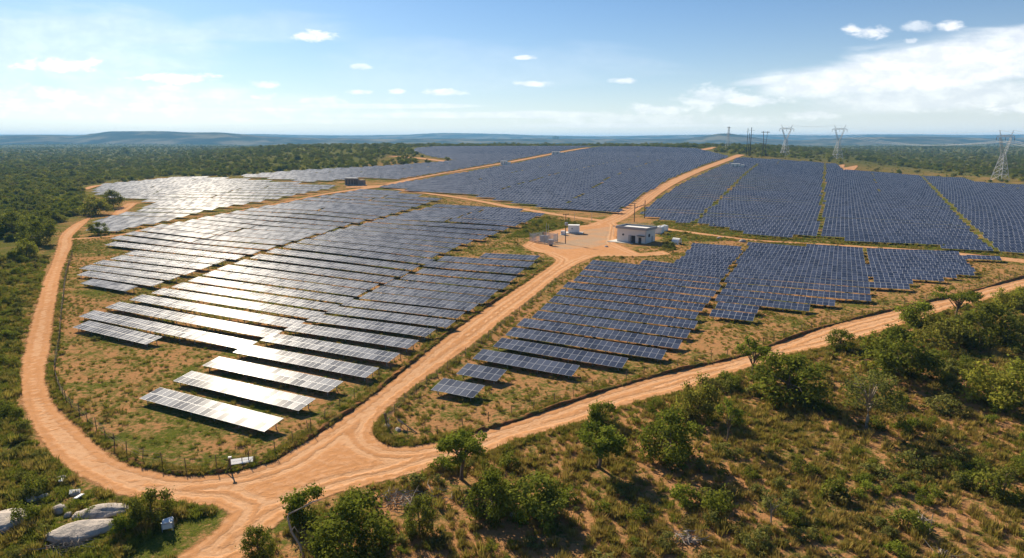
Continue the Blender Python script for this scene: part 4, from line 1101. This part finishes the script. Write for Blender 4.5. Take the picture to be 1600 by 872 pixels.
MB().box(.4, Wd - .4, .4, Dp - .4, Hh + .26, Hh + .38).build('roof_deck', M['white'], rf)
MB().box(-2.6, Wd + 2.2, -2.0, Dp + 1.2, -.35, .12).build('plinth', M['concrete'], cb)
k_ = Wd / 8.0
dr = MB().box(k_ * 4.0, k_ * 5.1, -.06, .02, .13, 2.5).build('door', M['dark'], cb); MB().box(k_ * 4.05, k_ * 4.12, -.12, -.06, 1.1, 1.4).build('handle', M['steel'], dr)
MB().box(k_ * 3.3, k_ * 3.9, -.35, -.0, .13, 2.6).build('switch_cabinet', M['grey'], cb)
dr = MB().box(k_ * 6.0, k_ * 6.75, -.06, .02, .13, 2.1).build('door', M['dark'], cb); MB().box(k_ * 6.05, k_ * 6.12, -.12, -.06, 1.0, 1.3).build('handle', M['steel'], dr)
MB().box(k_ * 5.8, k_ * 7.7, -1.0, -.003, 2.55, 2.72).build('porch_canopy', M['dark'], cb)
b = MB(); b.tube([(k_ * 1.7, -.08, 2.55), (k_ * 1.7, .02, 2.55)], .34, 14); b.build('round_vent', M['dark'], cb)
b = MB(); b.tube([(Wd - .12, -.09, .13), (Wd - .12, -.09, Hh)], .07, 6); b.build('drain_pipe', M['grey'], cb)
MB().box(Wd - .02, Wd + .06, Dp * .25, Dp * .42, 2.2, 3.2).build('window', M['dark'], cb)
MB().box(Wd - .02, Wd + .06, Dp * .6, Dp * .75, .13, 2.3).build('side_door', M['grey'], cb)
b = MB()
for i in range(11): b.tube([(.6 + i * (Wd - 1.2) / 10, Dp + .1, Hh + .38), (.6 + i * (Wd - 1.2) / 10, Dp + .1, Hh + 1.35)], .03, 4)
b.bar((.6, Dp + .1, Hh + 1.32), (Wd - .6, Dp + .1, Hh + 1.32), .04); b.build('roof_railing', M['steel'], rf)


def rounded(name, sx, sy, sz, mat, parent, loc=(0, 0, 0), bev=.12):
    o = MB().box(-sx / 2, sx / 2, -sy / 2, sy / 2, 0, sz).build(name, mat, parent, loc); md = o.modifiers.new('bevel', 'BEVEL'); md.width = bev; md.segments = 2; return o
for (px, s_, lab) in (((1030, 365), 1.25, 'larger white tank unit against the side of the control building'), ((1038, 361), 1.0, 'smaller white tank unit behind the larger one by the building')):
    q = P(*px); e = empty('tank_unit', (q[0], q[1], tz(*q)), cb.rotation_euler.z, lab, 'tank', 'white tank units by the building')
    rounded('tank', 2.3 * s_, 1.9 * s_, 1.9 * s_, M['white'], e, (0, 0, .15), .25); MB().box(-1.2 * s_, 1.2 * s_, -1.0 * s_, 1.0 * s_, -.3, .149).build('base', M['concrete'], e)
    b = MB(); b.tube([(0, 0, 1.9 * s_ + .13), (0, 0, 1.9 * s_ + .38)], .35 * s_, 12); b.build('lid', M['white'], e)
# white container cabin on its slab, with a low cabinet beside it
cc, L_ = frame((887.5, 364.5), (904.5, 365), 'small white container cabin on a concrete slab in the bare yard', 'container_cabin', 'cabin')
L_ = max(L_, 3.4)
rounded('body', L_, 2.6, 2.55, M['white'], cc, (L_ / 2, 1.3, .3), .05); b = MB()
for i in range(9): b.box(.3 + i * (L_ - .6) / 9, .3 + (i + .5) * (L_ - .6) / 9, -.05, -.001, .5, 2.6)
b.build('corrugation', M['white'], cc); MB().box(-1.2, L_ + 1.4, -.9, 3.4, -.3, .2).build('slab', M['concrete'], cc); MB().box(-.1, L_ + .1, -.08, 2.7, 2.852, 2.96).build('roof', M['white'], cc)
MB().box(L_ * .3, L_ * .45, -.09, -.05, 1.5, 2.0).build('vent', M['grey'], cc)
lc, l2 = frame((877, 367), (886, 367.5), 'low white equipment cabinet left of the container cabin', 'equipment_cabinet', 'cabinet')
rounded('body', 1.5, 1.1, 1.3, M['white'], lc, (.6, .3, .15), .06); MB().box(-.5, 1.8, -.6, 1.2, -.2, .149).build('plinth', M['concrete'], lc); MB().box(.1, .5, -.28, -.25, .5, 1.1).build('door', M['grey'], lc)
# fenced transformer compound
fc, fl_ = frame((828, 377.5), (851, 381), 'grey palisade enclosure around the small transformer compound', 'palisade_enclosure', 'enclosure')
fl_ = max(fl_, 4.6); fd = 6.2
corners = [(0, 0), (fl_, 0), (fl_, fd), (0, fd)]
for i in range(4):
    (x0, y0), (x1, y1) = corners[i], corners[(i + 1) % 4]; b = MB(); n = 16
    for k in range(n + 1):
        x, y = x0 + (x1 - x0) * k / n, y0 + (y1 - y0) * k / n; b.bar((x, y, .1), (x, y, 2.75), .11)
    for h in (.5, 2.3): b.bar((x0, y0, h), (x1, y1, h), .08)
    b.build('palisade_panel', M['alu'], fc)
for x, y in corners: MB().box(x - .08, x + .08, y - .08, y + .08, -.3, 3.0).build('post', M['steel'], fc)
tr = empty('transformer', fc.location, fc.rotation_euler.z, 'grey transformer with dark bushings inside the palisade enclosure', 'transformer')
rounded('tank', 2.0, 1.5, 1.8, M['grey'], tr, (fl_ / 2, fd / 2, .4), .08); MB().box(fl_ / 2 - 1.3, fl_ / 2 + 1.3, fd / 2 - 1.1, fd / 2 + 1.1, -.2, .399).build('plinth', M['concrete'], tr)
for i in range(3):
    b = MB(); x = fl_ / 2 - .6 + .6 * i; b.tube([(x, fd / 2, 2.2), (x, fd / 2, 2.5), (x, fd / 2, 2.9), (x, fd / 2, 3.3)], [.10, .16, .10, .05], 8); b.build('bushing', M['insul'], tr)
b = MB()
for i in range(6): b.box(fl_ / 2 - .9 + .32 * i, fl_ / 2 - .8 + .32 * i, fd / 2 + .76, fd / 2 + 1.2, .6, 1.9)
b.build('radiator', M['grey'], tr)
kx, _ = frame((857, 384), (866, 384.5), 'grey kiosk box on a dark stand right of the palisade enclosure', 'kiosk_box', 'equipment box')
rounded('body', 1.5, 1.0, 1.5, M['grey'], kx, (.8, 0, .5), .05); MB().box(.35, 1.25, -.35, .35, -.2, .499).build('stand', M['dark'], kx); MB().box(.2, .7, -.54, -.503, .8, 1.7).build('door', M['steel'], kx)


def pole(px, h, label, arms=((.95, 1.6),), rad=.13, mat='darkwood', box=False, rz=0.4, name='utility_pole'):
    q = P(*px); e = empty(name, (q[0], q[1], tz(*q)), rz, label, 'pole', 'poles round the yard and skyline')
    b = MB(); b.tube([(0, 0, -.5), (0, 0, h)], [rad * 1.2, rad * .8], 8); b.build('mast', M[mat], e)
    for f, w in arms:
        MB().box(-w / 2, w / 2, -.09, .09, h * f - .09, h * f + .09).build('crossarm', M[mat], e)
        for s in (-.46, 0, .46):
            b = MB(); b.tube([(w * s, 0, h * f + .09), (w * s, 0, h * f + .25), (w * s, 0, h * f + .42)], [.05, .09, .04], 6); b.build('insulator', M['insul'], e)
    if box: rounded('transformer_box', .9, .7, 1.0, M['grey'], e, (0, -.45, h * .62), .06)
    return e
pole((883.5, 381), 9.8, 'tall wooden pole with a crossarm in front of the container cabin', ((.97, 2.0),), .13, box=True)
pole((853.5, 372), 5.2, 'thin left pole of the pair beside the palisade enclosure', (), .08, 'steel'); pole((857, 371), 4.8, 'thin right pole of the pair beside the palisade enclosure', (), .08, 'steel')
pole((897.5, 344), 3.4, 'short thin post beside the track left of the crossroads', (), .07, 'steel'); pole((924.5, 345), 3.4, 'short post at the verge left of the crossroads', (), .07, 'steel')
pole((959, 369), 3.6, 'slim lamp post at the left end of the control building slab', ((.95, .7),), .06, 'steel')
hA, hB = P(991, 347), P(1007, 341); hd = hB - hA; hl_ = float(np.hypot(*hd))
hf = empty('pole_frame', (hA[0], hA[1], tz(*hA)), math.atan2(hd[1], hd[0]), 'two-legged wooden pole frame with crossbar behind the control building', 'pole frame')
for x in (0, hl_): b = MB(); b.tube([(x, 0, -.5), (x, 0, 7.6)], .16, 8); b.build('mast', M['darkwood'], hf)
MB().box(-.3, hl_ + .3, -.1, .1, 5.6, 5.85).build('crossbar', M['darkwood'], hf)
for x in (.25, .6, .85): b = MB(); b.tube([(hl_ * x, 0, 5.85), (hl_ * x, 0, 6.0), (hl_ * x, 0, 6.25)], [.06, .12, .05], 6); b.build('insulator', M['insul'], hf)


def station(pa, pb, h, label, mat, cols=4):
    e, L = frame(pa, pb, label, 'inverter_station', 'inverter station', 'inverter stations along the tracks'); D = max(2.4, .3 * L)
    MB().box(0, L * .62, 0, D, .3, h).build('cabin', M[mat], e); MB().box(L * .68, L, .1, D - .1, .3, h * .78).build('cabin', M[mat], e)
    MB().box(-.2, L * .66, -.2, D + .2, h + .002, h + .22).build('roof', M['roofgrey'] if mat == 'brownwall' else M['white'], e); MB().box(-.5, L + .5, -.6, D + .6, -.5, .299).build('plinth', M['concrete'], e)
    for i in range(cols):
        x = L * .62 * (i + .5) / cols; MB().box(x - .06 * L / cols, x + .12 * L / cols, -.05, -.002, .45, h * .82).build('door', M['dark'] if mat == 'brownwall' else M['grey'], e)
station((539, 289.5), (568, 290), 4.6, 'brown flat-roofed inverter station where the two tracks meet at left', 'brownwall')
station((782, 257.5), (796, 258), 3.6, 'white inverter station halfway along the far middle track', 'white', 2)
station((862, 242), (880, 242.3), 3.8, 'white inverter station near the far end of the middle track', 'white', 2)
station((1142, 261.5), (1162, 262.5), 3.6, 'white inverter station beside the top of the straight dirt road', 'white', 2)

# ------------------------------------------------------------------ pylons, poles and lines


def pylon(px, h, yaw, label):
    """lattice tower with a tapered body, a V fork and a beam with two peaks"""
    q = P(*px); e = empty('lattice_pylon', (q[0], q[1], tz(*q) - .2), yaw, label, 'pylon', 'steel lattice pylons')
    w0, wn = h * .115, h * .032; hw = h * .52; b = MB()
    lev = [0, .13, .25, .35, .44, .52]; wd = lambda f: w0 + (wn - w0) * f / .52
    for i, f in enumerate(lev):
        w = wd(f); z = f * h; c = [(-w, -w, z), (w, -w, z), (w, w, z), (-w, w, z)]
        if i: 
            for k in range(4): b.bar(c[k], c[(k + 1) % 4], .16)
        if i < len(lev) - 1:
            w2 = wd(lev[i + 1]); z2 = lev[i + 1] * h; c2 = [(-w2, -w2, z2), (w2, -w2, z2), (w2, w2, z2), (-w2, w2, z2)]
            for k in range(4): b.bar(c[k], c2[k], .30); b.bar(c[k], c2[(k + 1) % 4], .15); b.bar(c[(k + 1) % 4], c2[k], .15)
    b.build('tower_body', M['pylon'], e)
    for s in (-1, 1):
        b = MB(); p0 = [(s * wn * .2, -wn, hw), (s * wn * 1.0, -wn, hw), (s * wn, wn, hw), (s * wn * .2, wn, hw)]; xe = s * h * .155; zt = h * .86; t = h * .014
        p1 = [(xe - s * t, -t, zt), (xe + s * t, -t, zt), (xe + s * t, t, zt), (xe - s * t, t, zt)]
        for k in range(4): b.bar(p0[k], p1[k], .22)
        for j in range(6):
            f0, f1 = j / 6, (j + 1) / 6; A = [Vector(p0[k]).lerp(Vector(p1[k]), f0) for k in range(4)]; B = [Vector(p0[k]).lerp(Vector(p1[k]), f1) for k in range(4)]
            for k in range(4): b.bar(A[k], B[(k + 1) % 4], .12)
        b.build('fork_arm', M['pylon'], e)
        b = MB(); b.bar((xe - s * .5, 0, zt + h * .04), (xe + s * h * .045, 0, h), .24); b.bar((xe + s * .6, 0, zt + h * .04), (xe + s * h * .045, 0, h), .2); b.build('earth_peak', M['pylon'], e)
    b = MB(); xw = h * .27; z0, z1 = h * .86, h * .905; m_ = 14; t = h * .013
    for y in (-t, t):
        b.bar((-xw, y * .3, z0 + .2), (xw, y * .3, z0 + .2), .2); b.bar((-xw * .6, y, z1), (xw * .6, y, z1), .2)
        b.bar((-xw, y * .3, z0 + .2), (-xw * .6, y, z1), .18); b.bar((xw, y * .3, z0 + .2), (xw * .6, y, z1), .18)
        for k in range(m_):
            x0 = -xw * .6 + xw * 1.2 * k / m_; x1 = x0 + xw * 1.2 / m_; b.bar((x0, y * .5, z0 + .2 if k % 2 else z1), (x1, y * .5, z1 if k % 2 else z0 + .2), .12)
    b.build('crossarm', M['pylon'], e); pts = []
    for x in (-xw * .97, 0, xw * .97):
        bb = MB(); bb.tube([(x, 0, z0), (x, 0, z0 - h * .035), (x, 0, z0 - h * .07)], [.12, .2, .1], 6); bb.build('insulator_string', M['insul'], e); pts.append((x, 0, z0 - h * .07))
    for x in (-h * .20, h * .20): pts.append((x, 0, h))
    Mx = Matrix.Translation(e.location) @ Matrix.Rotation(yaw, 4, 'Z'); return e, [Mx @ Vector(p) for p in pts]


def px_h(px, top_v):
    x, y = P(*px); d = pixdir(px[0], top_v); return CAM_H + d[2] / d[1] * y - tz(x, y)
py = []
for px, tv, yaw, lab in [((1562, 282), 203, .95, 'nearest lattice pylon, at the right edge behind the arrays'), ((1308, 248), 195, 1.1, 'middle lattice pylon with a V fork, left of the sagging lines'), ((1226, 243.5), 195, 1.1, 'third lattice pylon with a V fork, right of the wooden poles')]:
    yw = {0: .35, 1: .25, 2: .2}[len(py)]; py.append(pylon(px, px_h(px, tv), yw, lab))
# the line leaves the picture to the right over one more tower outside the frame
q = py[0][0].location; nxt = Vector((q.x + (q.x - py[1][0].location.x) * .6 + 60, q.y - (py[1][0].location.y - q.y) * .45, 0))


def cable(a, b, sag, label, r=.055):
    n = 26; pts = [a.lerp(b, i / n) - Vector((0, 0, sag * 4 * (i / n) * (1 - i / n))) for i in range(n + 1)]
    m = MB().tube(pts, r, 5); o = m.build('power_line', M['cable']); tag(o, label, 'power line', 'power lines')
wn_ = ['outer near', 'middle', 'outer far', 'upper near', 'upper far']
for i in range(5):
    cable(py[0][1][i], py[1][1][i], 9.0 if i < 3 else 6.0, wn_[i] + ' line sagging between the nearest and middle pylons', .09 if i < 3 else .05)
    cable(py[1][1][i], py[2][1][i], 4.0 if i < 3 else 2.5, wn_[i] + ' line between the middle and third pylons', .05)
    cable(py[0][1][i], py[0][1][i] + (nxt - Vector((q.x, q.y, 0))), 8.0, wn_[i] + ' line leaving the nearest pylon to the right', .16 if i < 3 else .09)
# a distant slim tower and wooden pole groups on the skyline
qx = (1137, 230); x, y = P(1137, 231.5); hh = px_h((1137, 231.5), 198); e = empty('lattice_pylon', (x, y, tz(x, y)), .3, 'small far lattice pylon with two short crossarms on the skyline', 'pylon', 'steel lattice pylons')
b = MB(); w = hh * .085
for sx_ in (-1, 1):
    for sy_ in (-1, 1): b.bar((sx_ * w, sy_ * w, 0), (sx_ * w * .18, sy_ * w * .18, hh), .3)
for k in range(9):
    f0, f1 = k / 9, (k + 1) / 9; wa, wb = w * (1 - .82 * f0), w * (1 - .82 * f1)
    for s in (-1, 1): b.bar((-wa, s * wa, f0 * hh), (wb, s * wb, f1 * hh), .16); b.bar((wa, s * wa, f0 * hh), (-wb, s * wb, f1 * hh), .16)
b.build('tower_body', M['pylon'], e)
for f, wd_ in ((.66, .17), (.95, .10)): b = MB(); b.bar((-hh * wd_, 0, f * hh), (hh * wd_, 0, f * hh), .35); b.bar((-hh * wd_, 0, f * hh), (0, 0, (f + .05) * hh), .2); b.bar((hh * wd_, 0, f * hh), (0, 0, (f + .05) * hh), .2); b.build('crossarm', M['pylon'], e)
for px, tv, arms, r_, lab in [((1166, 243.5), 200, ((.86, 4.0),), .30, 'left thin wooden pole of the skyline group'), ((1169, 242.5), 208, ((.9, 3.5),), .30, 'middle wooden pole of the skyline group'),
                              ((1171.5, 244), 199, ((.90, 9.0), (.76, 6.0), (.62, 7.0)), .42, 'tall dark right pole of the skyline group with three crossarms')]:
    pole(px, px_h(px, tv), lab, arms, r_, rz=.2)
for px, tv, lab in [((1193.5, 244), 205, 'leaning H-frame pole pair right of the skyline group')]:
    x, y = P(*px); h_ = px_h(px, tv); e = empty('pole_frame', (x, y, tz(x, y)), .2, lab, 'pole frame')
    for s in (-1, 1): b = MB(); b.tube([(s * 2.2, 0, -1), (s * 1.6, 0, h_ * .55), (s * 3.0, 0, h_)], .3, 6); b.build('mast', M['darkwood'], e)
    b = MB(); b.bar((-5.5, 0, h_ * .96), (5.5, 0, h_ * .96), .45); b.build('crossbar', M['darkwood'], e)
    b = MB(); b.bar((-1.8, 0, h_ * .3), (1.7, 0, h_ * .55), .25); b.bar((1.8, 0, h_ * .3), (-1.7, 0, h_ * .55), .25); b.build('brace', M['darkwood'], e)

# ------------------------------------------------------------------ fences of posts and wire


def fence(px, off, step, hp, label, strands=(.45, .8, 1.1), lean=.05, skip=()):
    c = smooth_line([P(u, v) for u, v in px], 12); t = np.gradient(c, axis=0); t /= np.linalg.norm(t, axis=1)[:, None]
    c = c + np.stack([-t[:, 1], t[:, 0]], 1) * off; s = np.r_[0, np.cumsum(np.hypot(*np.diff(c, axis=0).T))]
    n = min(98, int(s[-1] / step)); ss_ = np.linspace(0, s[-1], n + 1); q = np.stack([np.interp(ss_, s, c[:, 0]), np.interp(ss_, s, c[:, 1])], 1)
    z = TZ(q[:, 0], q[:, 1]); e = empty('wire_fence', (q[0, 0], q[0, 1], z[0]), 0, label, 'fence', 'post and wire fences')
    o0 = np.array((q[0, 0], q[0, 1], z[0])); g = np.random.default_rng(int(abs(px[0][0])))
    base = np.column_stack([q, z]) - o0
    for i, p in enumerate(base):
        h = hp * g.uniform(.85, 1.2); lx, ly = g.normal(0, lean, 2)
        b = MB(); b.tube([(0, 0, -.3), (lx * h, ly * h, h)], [.052, .042], 5); b.build('post', M['wood'], e, tuple(p))
    for h in strands:
        b = MB(); b.tube([tuple(p + np.array((0, 0, h * hp / 1.3))) for p in base], .012, 3, cap=False); b.build('wire', M['wire'], e)
fence(LOOP_IN[3:], -1.2 if False else 1.3, 3.0, 1.45, 'post and wire fence along the inside of the curved left road')
fence([(500, 676), (573, 621), (657, 553), (721, 504), (785, 461), (858, 408)], 1.6, 3.6, 1.25, 'post and wire fence on the left of the straight dirt road')
fence([(900, 417), (866, 438), (801, 491), (753, 530), (684, 581), (616, 634), (592, 662)], 1.0, 3.2, 1.3, 'post and wire fence on the right of the straight dirt road')
fence([(640, 694), (682, 689), (741, 673), (800, 657)] + RIGHT_UP[1:10], 1.4, 3.4, 1.3, 'post and wire fence above the lower right road')

# ------------------------------------------------------------------ small things on the ground


def rock(px, sx, sy, sz, label, seed, rz=0., group='grey boulders and stones', sub=4, name='boulder'):
    import bmesh
    q = P(*px); bm = bmesh.new(); bmesh.ops.create_icosphere(bm, subdivisions=sub, radius=1.0); g = np.random.default_rng(seed)
    dirs = g.standard_normal((7, 3)); dirs /= np.linalg.norm(dirs, axis=1)[:, None]; cut = g.uniform(.55, .95, 7); ph = g.uniform(0, 6, 6)
    for v in bm.verts:
        c = np.array(v.co)
        for d_, k in zip(dirs, cut):
            e = c @ d_ - k
            if e > 0: c = c - d_ * e * .85
        c = c * (1 + .05 * math.sin(5 * c[0] + ph[0]) * math.sin(4 * c[1] + ph[1]) + .03 * math.sin(11 * c[2] + ph[2] + 6 * c[0]) + .02 * math.sin(17 * c[1] + ph[3]) + .06 * abs(math.sin(2.6 * c[0] + 1.3 * c[1] + ph[4])) ** .4 - .05 * (math.sin(4.5 * c[1] - 2 * c[0] + ph[5]) > .93))
        v.co = (c[0] * sx, c[1] * sy, c[2] * sz)
    for f in bm.faces: f.smooth = True
    m = bpy.data.meshes.new(name); bm.to_mesh(m); bm.free(); m.materials.append(M['rock'])
    o = link(bpy.data.objects.new(name, m)); o.location = (q[0], q[1], tz(*q) + sz * .15); o.rotation_euler = (0, 0, rz); tag(o, label, 'rock', group); return o
rock((122, 832), 2.9, 1.7, .6, 'large smooth grey boulder in the lower left scrub', 1, .5)
rock((160, 802), 2.2, 1.2, .55, 'pale boulder half buried behind the large grey boulder', 2, .3)
rock((2, 818), 1.9, 2.0, .55, 'pale boulder cut by the left edge of the picture', 3, .2)
for i, (px, s_, lab) in enumerate([((50, 781), .5, 'small pale stone in the green verge at lower left'), ((68, 777), .45, 'small grey stone beside the pale one at lower left'), ((107, 805), .38, 'little stone just left of the large boulder'),
                                   ((90, 798), .7, 'flat stone in the grass above the large boulder'), ((96, 748), .42, 'white stone by the outer edge of the left bend'), ((118, 772), .4, 'white stone left of the bend beside a fallen slab'),
                                   ((597, 681), .32, 'stone at the tip of the verge between the two roads'), ((590, 674), .25, 'smallest stone on the verge tip beside the junction'), ((603, 667), .55, 'flat stone slab behind the verge tip by the leaning post'), ((622, 672), .4, 'grey stone by the fallen post on the verge'),
                                   ((1160, 378), 1.0, 'pale boulder beside the narrow track behind the panels'), ((1124, 373), .8, 'brown boulder beside the narrow track left of the pale one'), ((803, 806), .4, 'stone in the scrub right of the lone round tree'),
                                   ((948, 386), .7, 'pale stone heap in the yard left of the control building'), ((1450, 508), .5, 'stone at the lower edge of the right road')]):
    rock(px, s_ * 1.2, s_ * .9, s_ * .7, lab, 10 + i, i * .9, sub=2, name='stone')


def slab(px, sx, sy, th, rz, tilt, label, name='concrete_slab', cat='slab', mat='white'):
    q = P(*px); o = MB().box(-sx / 2, sx / 2, -sy / 2, sy / 2, 0, th).build(name, M[mat]); md = o.modifiers.new('b', 'BEVEL'); md.width = .02
    o.location = (q[0], q[1], tz(*q) + .12); o.rotation_euler = (tilt, tilt * .5, rz); tag(o, label, cat); return o
slab((117, 771), .9, .6, .12, .5, .25, 'white broken slab lying in grass near the left bend'); slab((124, 778), .8, .5, .1, 1.2, -.2, 'pale slab fragment just below the white broken slab')
slab((96, 752), 1.0, .35, .1, 2.0, .2, 'narrow white fragment above the other slabs at lower left')
# white sheet barrier leaning on posts by the road bend
x, y = P(378, 727); e = empty('sheet_barrier', (x, y, tz(x, y)), .32, 'white sheet-metal barrier leaning on dark posts at the road bend', 'barrier')
o = MB().box(-1.2, 1.1, -.03, .03, 0, .85).build('sheet', M['white'], e, (0, -.2, .3)); o.rotation_euler = (-1.33, .0, 0)
for xx in (-1.25, 0, 1.2): b = MB(); b.tube([(xx, .15, -.3), (xx + .05, .1, .8)], .045, 6); b.build('post', M['wood'], e)
b = MB(); b.bar((-1.3, .12, .3), (1.3, .12, .3), .05); b.build('rail', M['wood'], e)
x, y = P(361, 737); e = empty('junction_post', (x, y, tz(x, y)), .2, 'dark post with a small white cap left of the sheet barrier', 'post')
b = MB(); b.tube([(0, 0, -.3), (0, 0, 1.5)], .075, 7); b.build('mast', M['wood'], e); rounded('cap_box', .34, .28, .13, M['white'], e, (0, 0, 1.502), .03)
b = MB(); b.tube([(-.5, -.2, -.1), (0, 0, 1.1)], .06, 5); b.build('brace', M['wood'], e)
# white crate and bracket by the dark leafy bush
x, y = P(263, 828); e = empty('white_crate', (x, y, tz(x, y)), .35, 'white crate with an open lid below the dark leafy bush', 'crate')
rounded('body', .8, .6, .4, M['render'], e, (0, 0, .25), .03); o = MB().box(-.42, .42, -.32, .32, 0, .05).build('lid', M['white'], e, (.02, .05, .85)); o.rotation_euler = (.15, -.1, .1); b = MB()
for xx in (-.42, .42):
    for yy in (-.3, .3): b.bar((xx, yy, -.1), (xx, yy, .9), .05)
b.build('frame', M['grey'], e)
# white tilted tank shell in the grass right of the control building
x, y = P(1057, 381); e = empty('culvert_shell', (x, y, tz(x, y)), .75, 'curved white shell standing in the grass right of the control building', 'shell')
b = MB(); n = 12; vs = []; fs = []
for i in range(n + 1):
    t = math.pi * i / n
    for r_ in (1.0, .88):
        for yy in (-1.3, 1.3): vs.append((r_ * math.cos(t) * 1.0, yy, max(0, r_ * math.sin(t)) * 1.9))
for i in range(n): a = i * 4; c = a + 4; fs += [(a, a + 1, c + 1, c), (a + 2, c + 2, c + 3, a + 3), (a, c, c + 2, a + 2), (a + 1, a + 3, c + 3, c + 1)]
b.add(vs, fs).build('shell', M['white'], e); MB().box(-1.2, 1.2, -1.4, 1.4, -.3, .03).build('base', M['concrete'], e)
# fallen post and sign at the verge tip
x, y = P(628, 668); e = empty('fallen_signpost', (x, y, tz(x, y)), -.7, 'bent signpost fallen over on the verge between the roads', 'signpost')
b = MB(); b.tube([(-.2, 0, -.1), (-.1, .05, .7), (.9, .1, .35), (2.6, 0, .08)], .07, 6); b.build('mast', M['wood'], e); o = MB().box(-.45, .45, -.02, .02, 0, .5).build('plate', M['grey'], e, (-.15, 0, .55)); o.rotation_euler = (.5, .3, .2)
x, y = P(606, 667); e = empty('leaning_post', (x, y, tz(x, y)), 0, 'leaning dark post at the tip of the verge', 'post')
b = MB(); b.tube([(0, 0, -.3), (-.35, 0, 1.7)], .1, 6); b.build('mast', M['wood'], e); b = MB(); b.tube([(.1, .1, 0), (.15, 0, 1.1)], .05, 5); b.build('stake', M['dead'], e)


def branches(px, n, spread, h, label, name, seed, mat='dead'):
    g = np.random.default_rng(seed); x, y = P(*px); b = MB()
    for i in range(n):
        a = g.uniform(0, 6.28); c = Vector((g.normal(0, spread), g.normal(0, spread * .6), abs(g.normal(0, h * .4)))); L = g.uniform(.5, 1.5); d_ = Vector((math.cos(a), math.sin(a), g.uniform(-.1, .5)))
        p = [c - d_ * L * .5, c + Vector((g.normal(0, .1), g.normal(0, .1), .1)), c + d_ * L * .5, c + d_ * L * .8 + Vector((g.normal(0, .25), g.normal(0, .25), .15))]
        b.tube(p, [.045, .04, .028, .01], 4)
    o = b.build(name, M[mat]); o.location = (x, y, tz(x, y) + .05); tag(o, label, 'branches', 'heaps of dead branches')
branches((632, 785), 85, 1.5, .8, 'tangled heap of bleached dead branches below the junction', 'branch_heap', 3)
branches((1075, 845), 34, .6, .5, 'dead grey branches lying in the scrub near the bottom', 'branch_heap', 4)
branches((100, 858), 40, .8, .5, 'dry twigs at the foot of the large grey boulder', 'branch_heap', 5, 'palebark')
branches((1440, 815), 16, .3, .3, 'few white dry twigs in the lower right scrub', 'branch_heap', 6)
branches((1475, 868), 16, .3, .4, 'thin dry branch at the bottom edge on the right', 'branch_heap', 7)
x, y = P(470, 868); e = empty('dead_trunk', (x, y, tz(x, y)), .0, 'pale bent dead trunk leaning over beside the track mouth', 'dead tree')
b = MB(); b.tube([(.4, -.3, -.2), (0, 0, .9), (-.7, .2, 2.0), (-.95, .3, 3.2), (-.85, .3, 3.5), (-.2, .5, 3.75), (.35, .6, 4.0)], [.13, .10, .085, .075, .07, .055, .03], 7); b.build('trunk', M['dead'], e, smooth=True)
b = MB(); b.tube([(-.75, .2, 2.0), (-.4, .1, 2.5), (-.2, .3, 1.9)], [.08, .06, .03], 5); b.build('branch', M['dead'], e); b = MB(); b.tube([(.35, .6, 4.0), (1.0, .7, 4.35), (1.7, .9, 4.5)], [.08, .06, .03], 5); b.build('branch', M['dead'], e)
x, y = P(1478, 860)
e = empty('thin_stake', (P(1451, 836)[0], P(1451, 836)[1], tz(*P(1451, 836))), 0, 'thin pale stake standing in the lower right scrub', 'stake'); b = MB(); b.tube([(0, 0, -.2), (.12, 0, 1.9)], .035, 5); b.build('mast', M['palebark'], e)
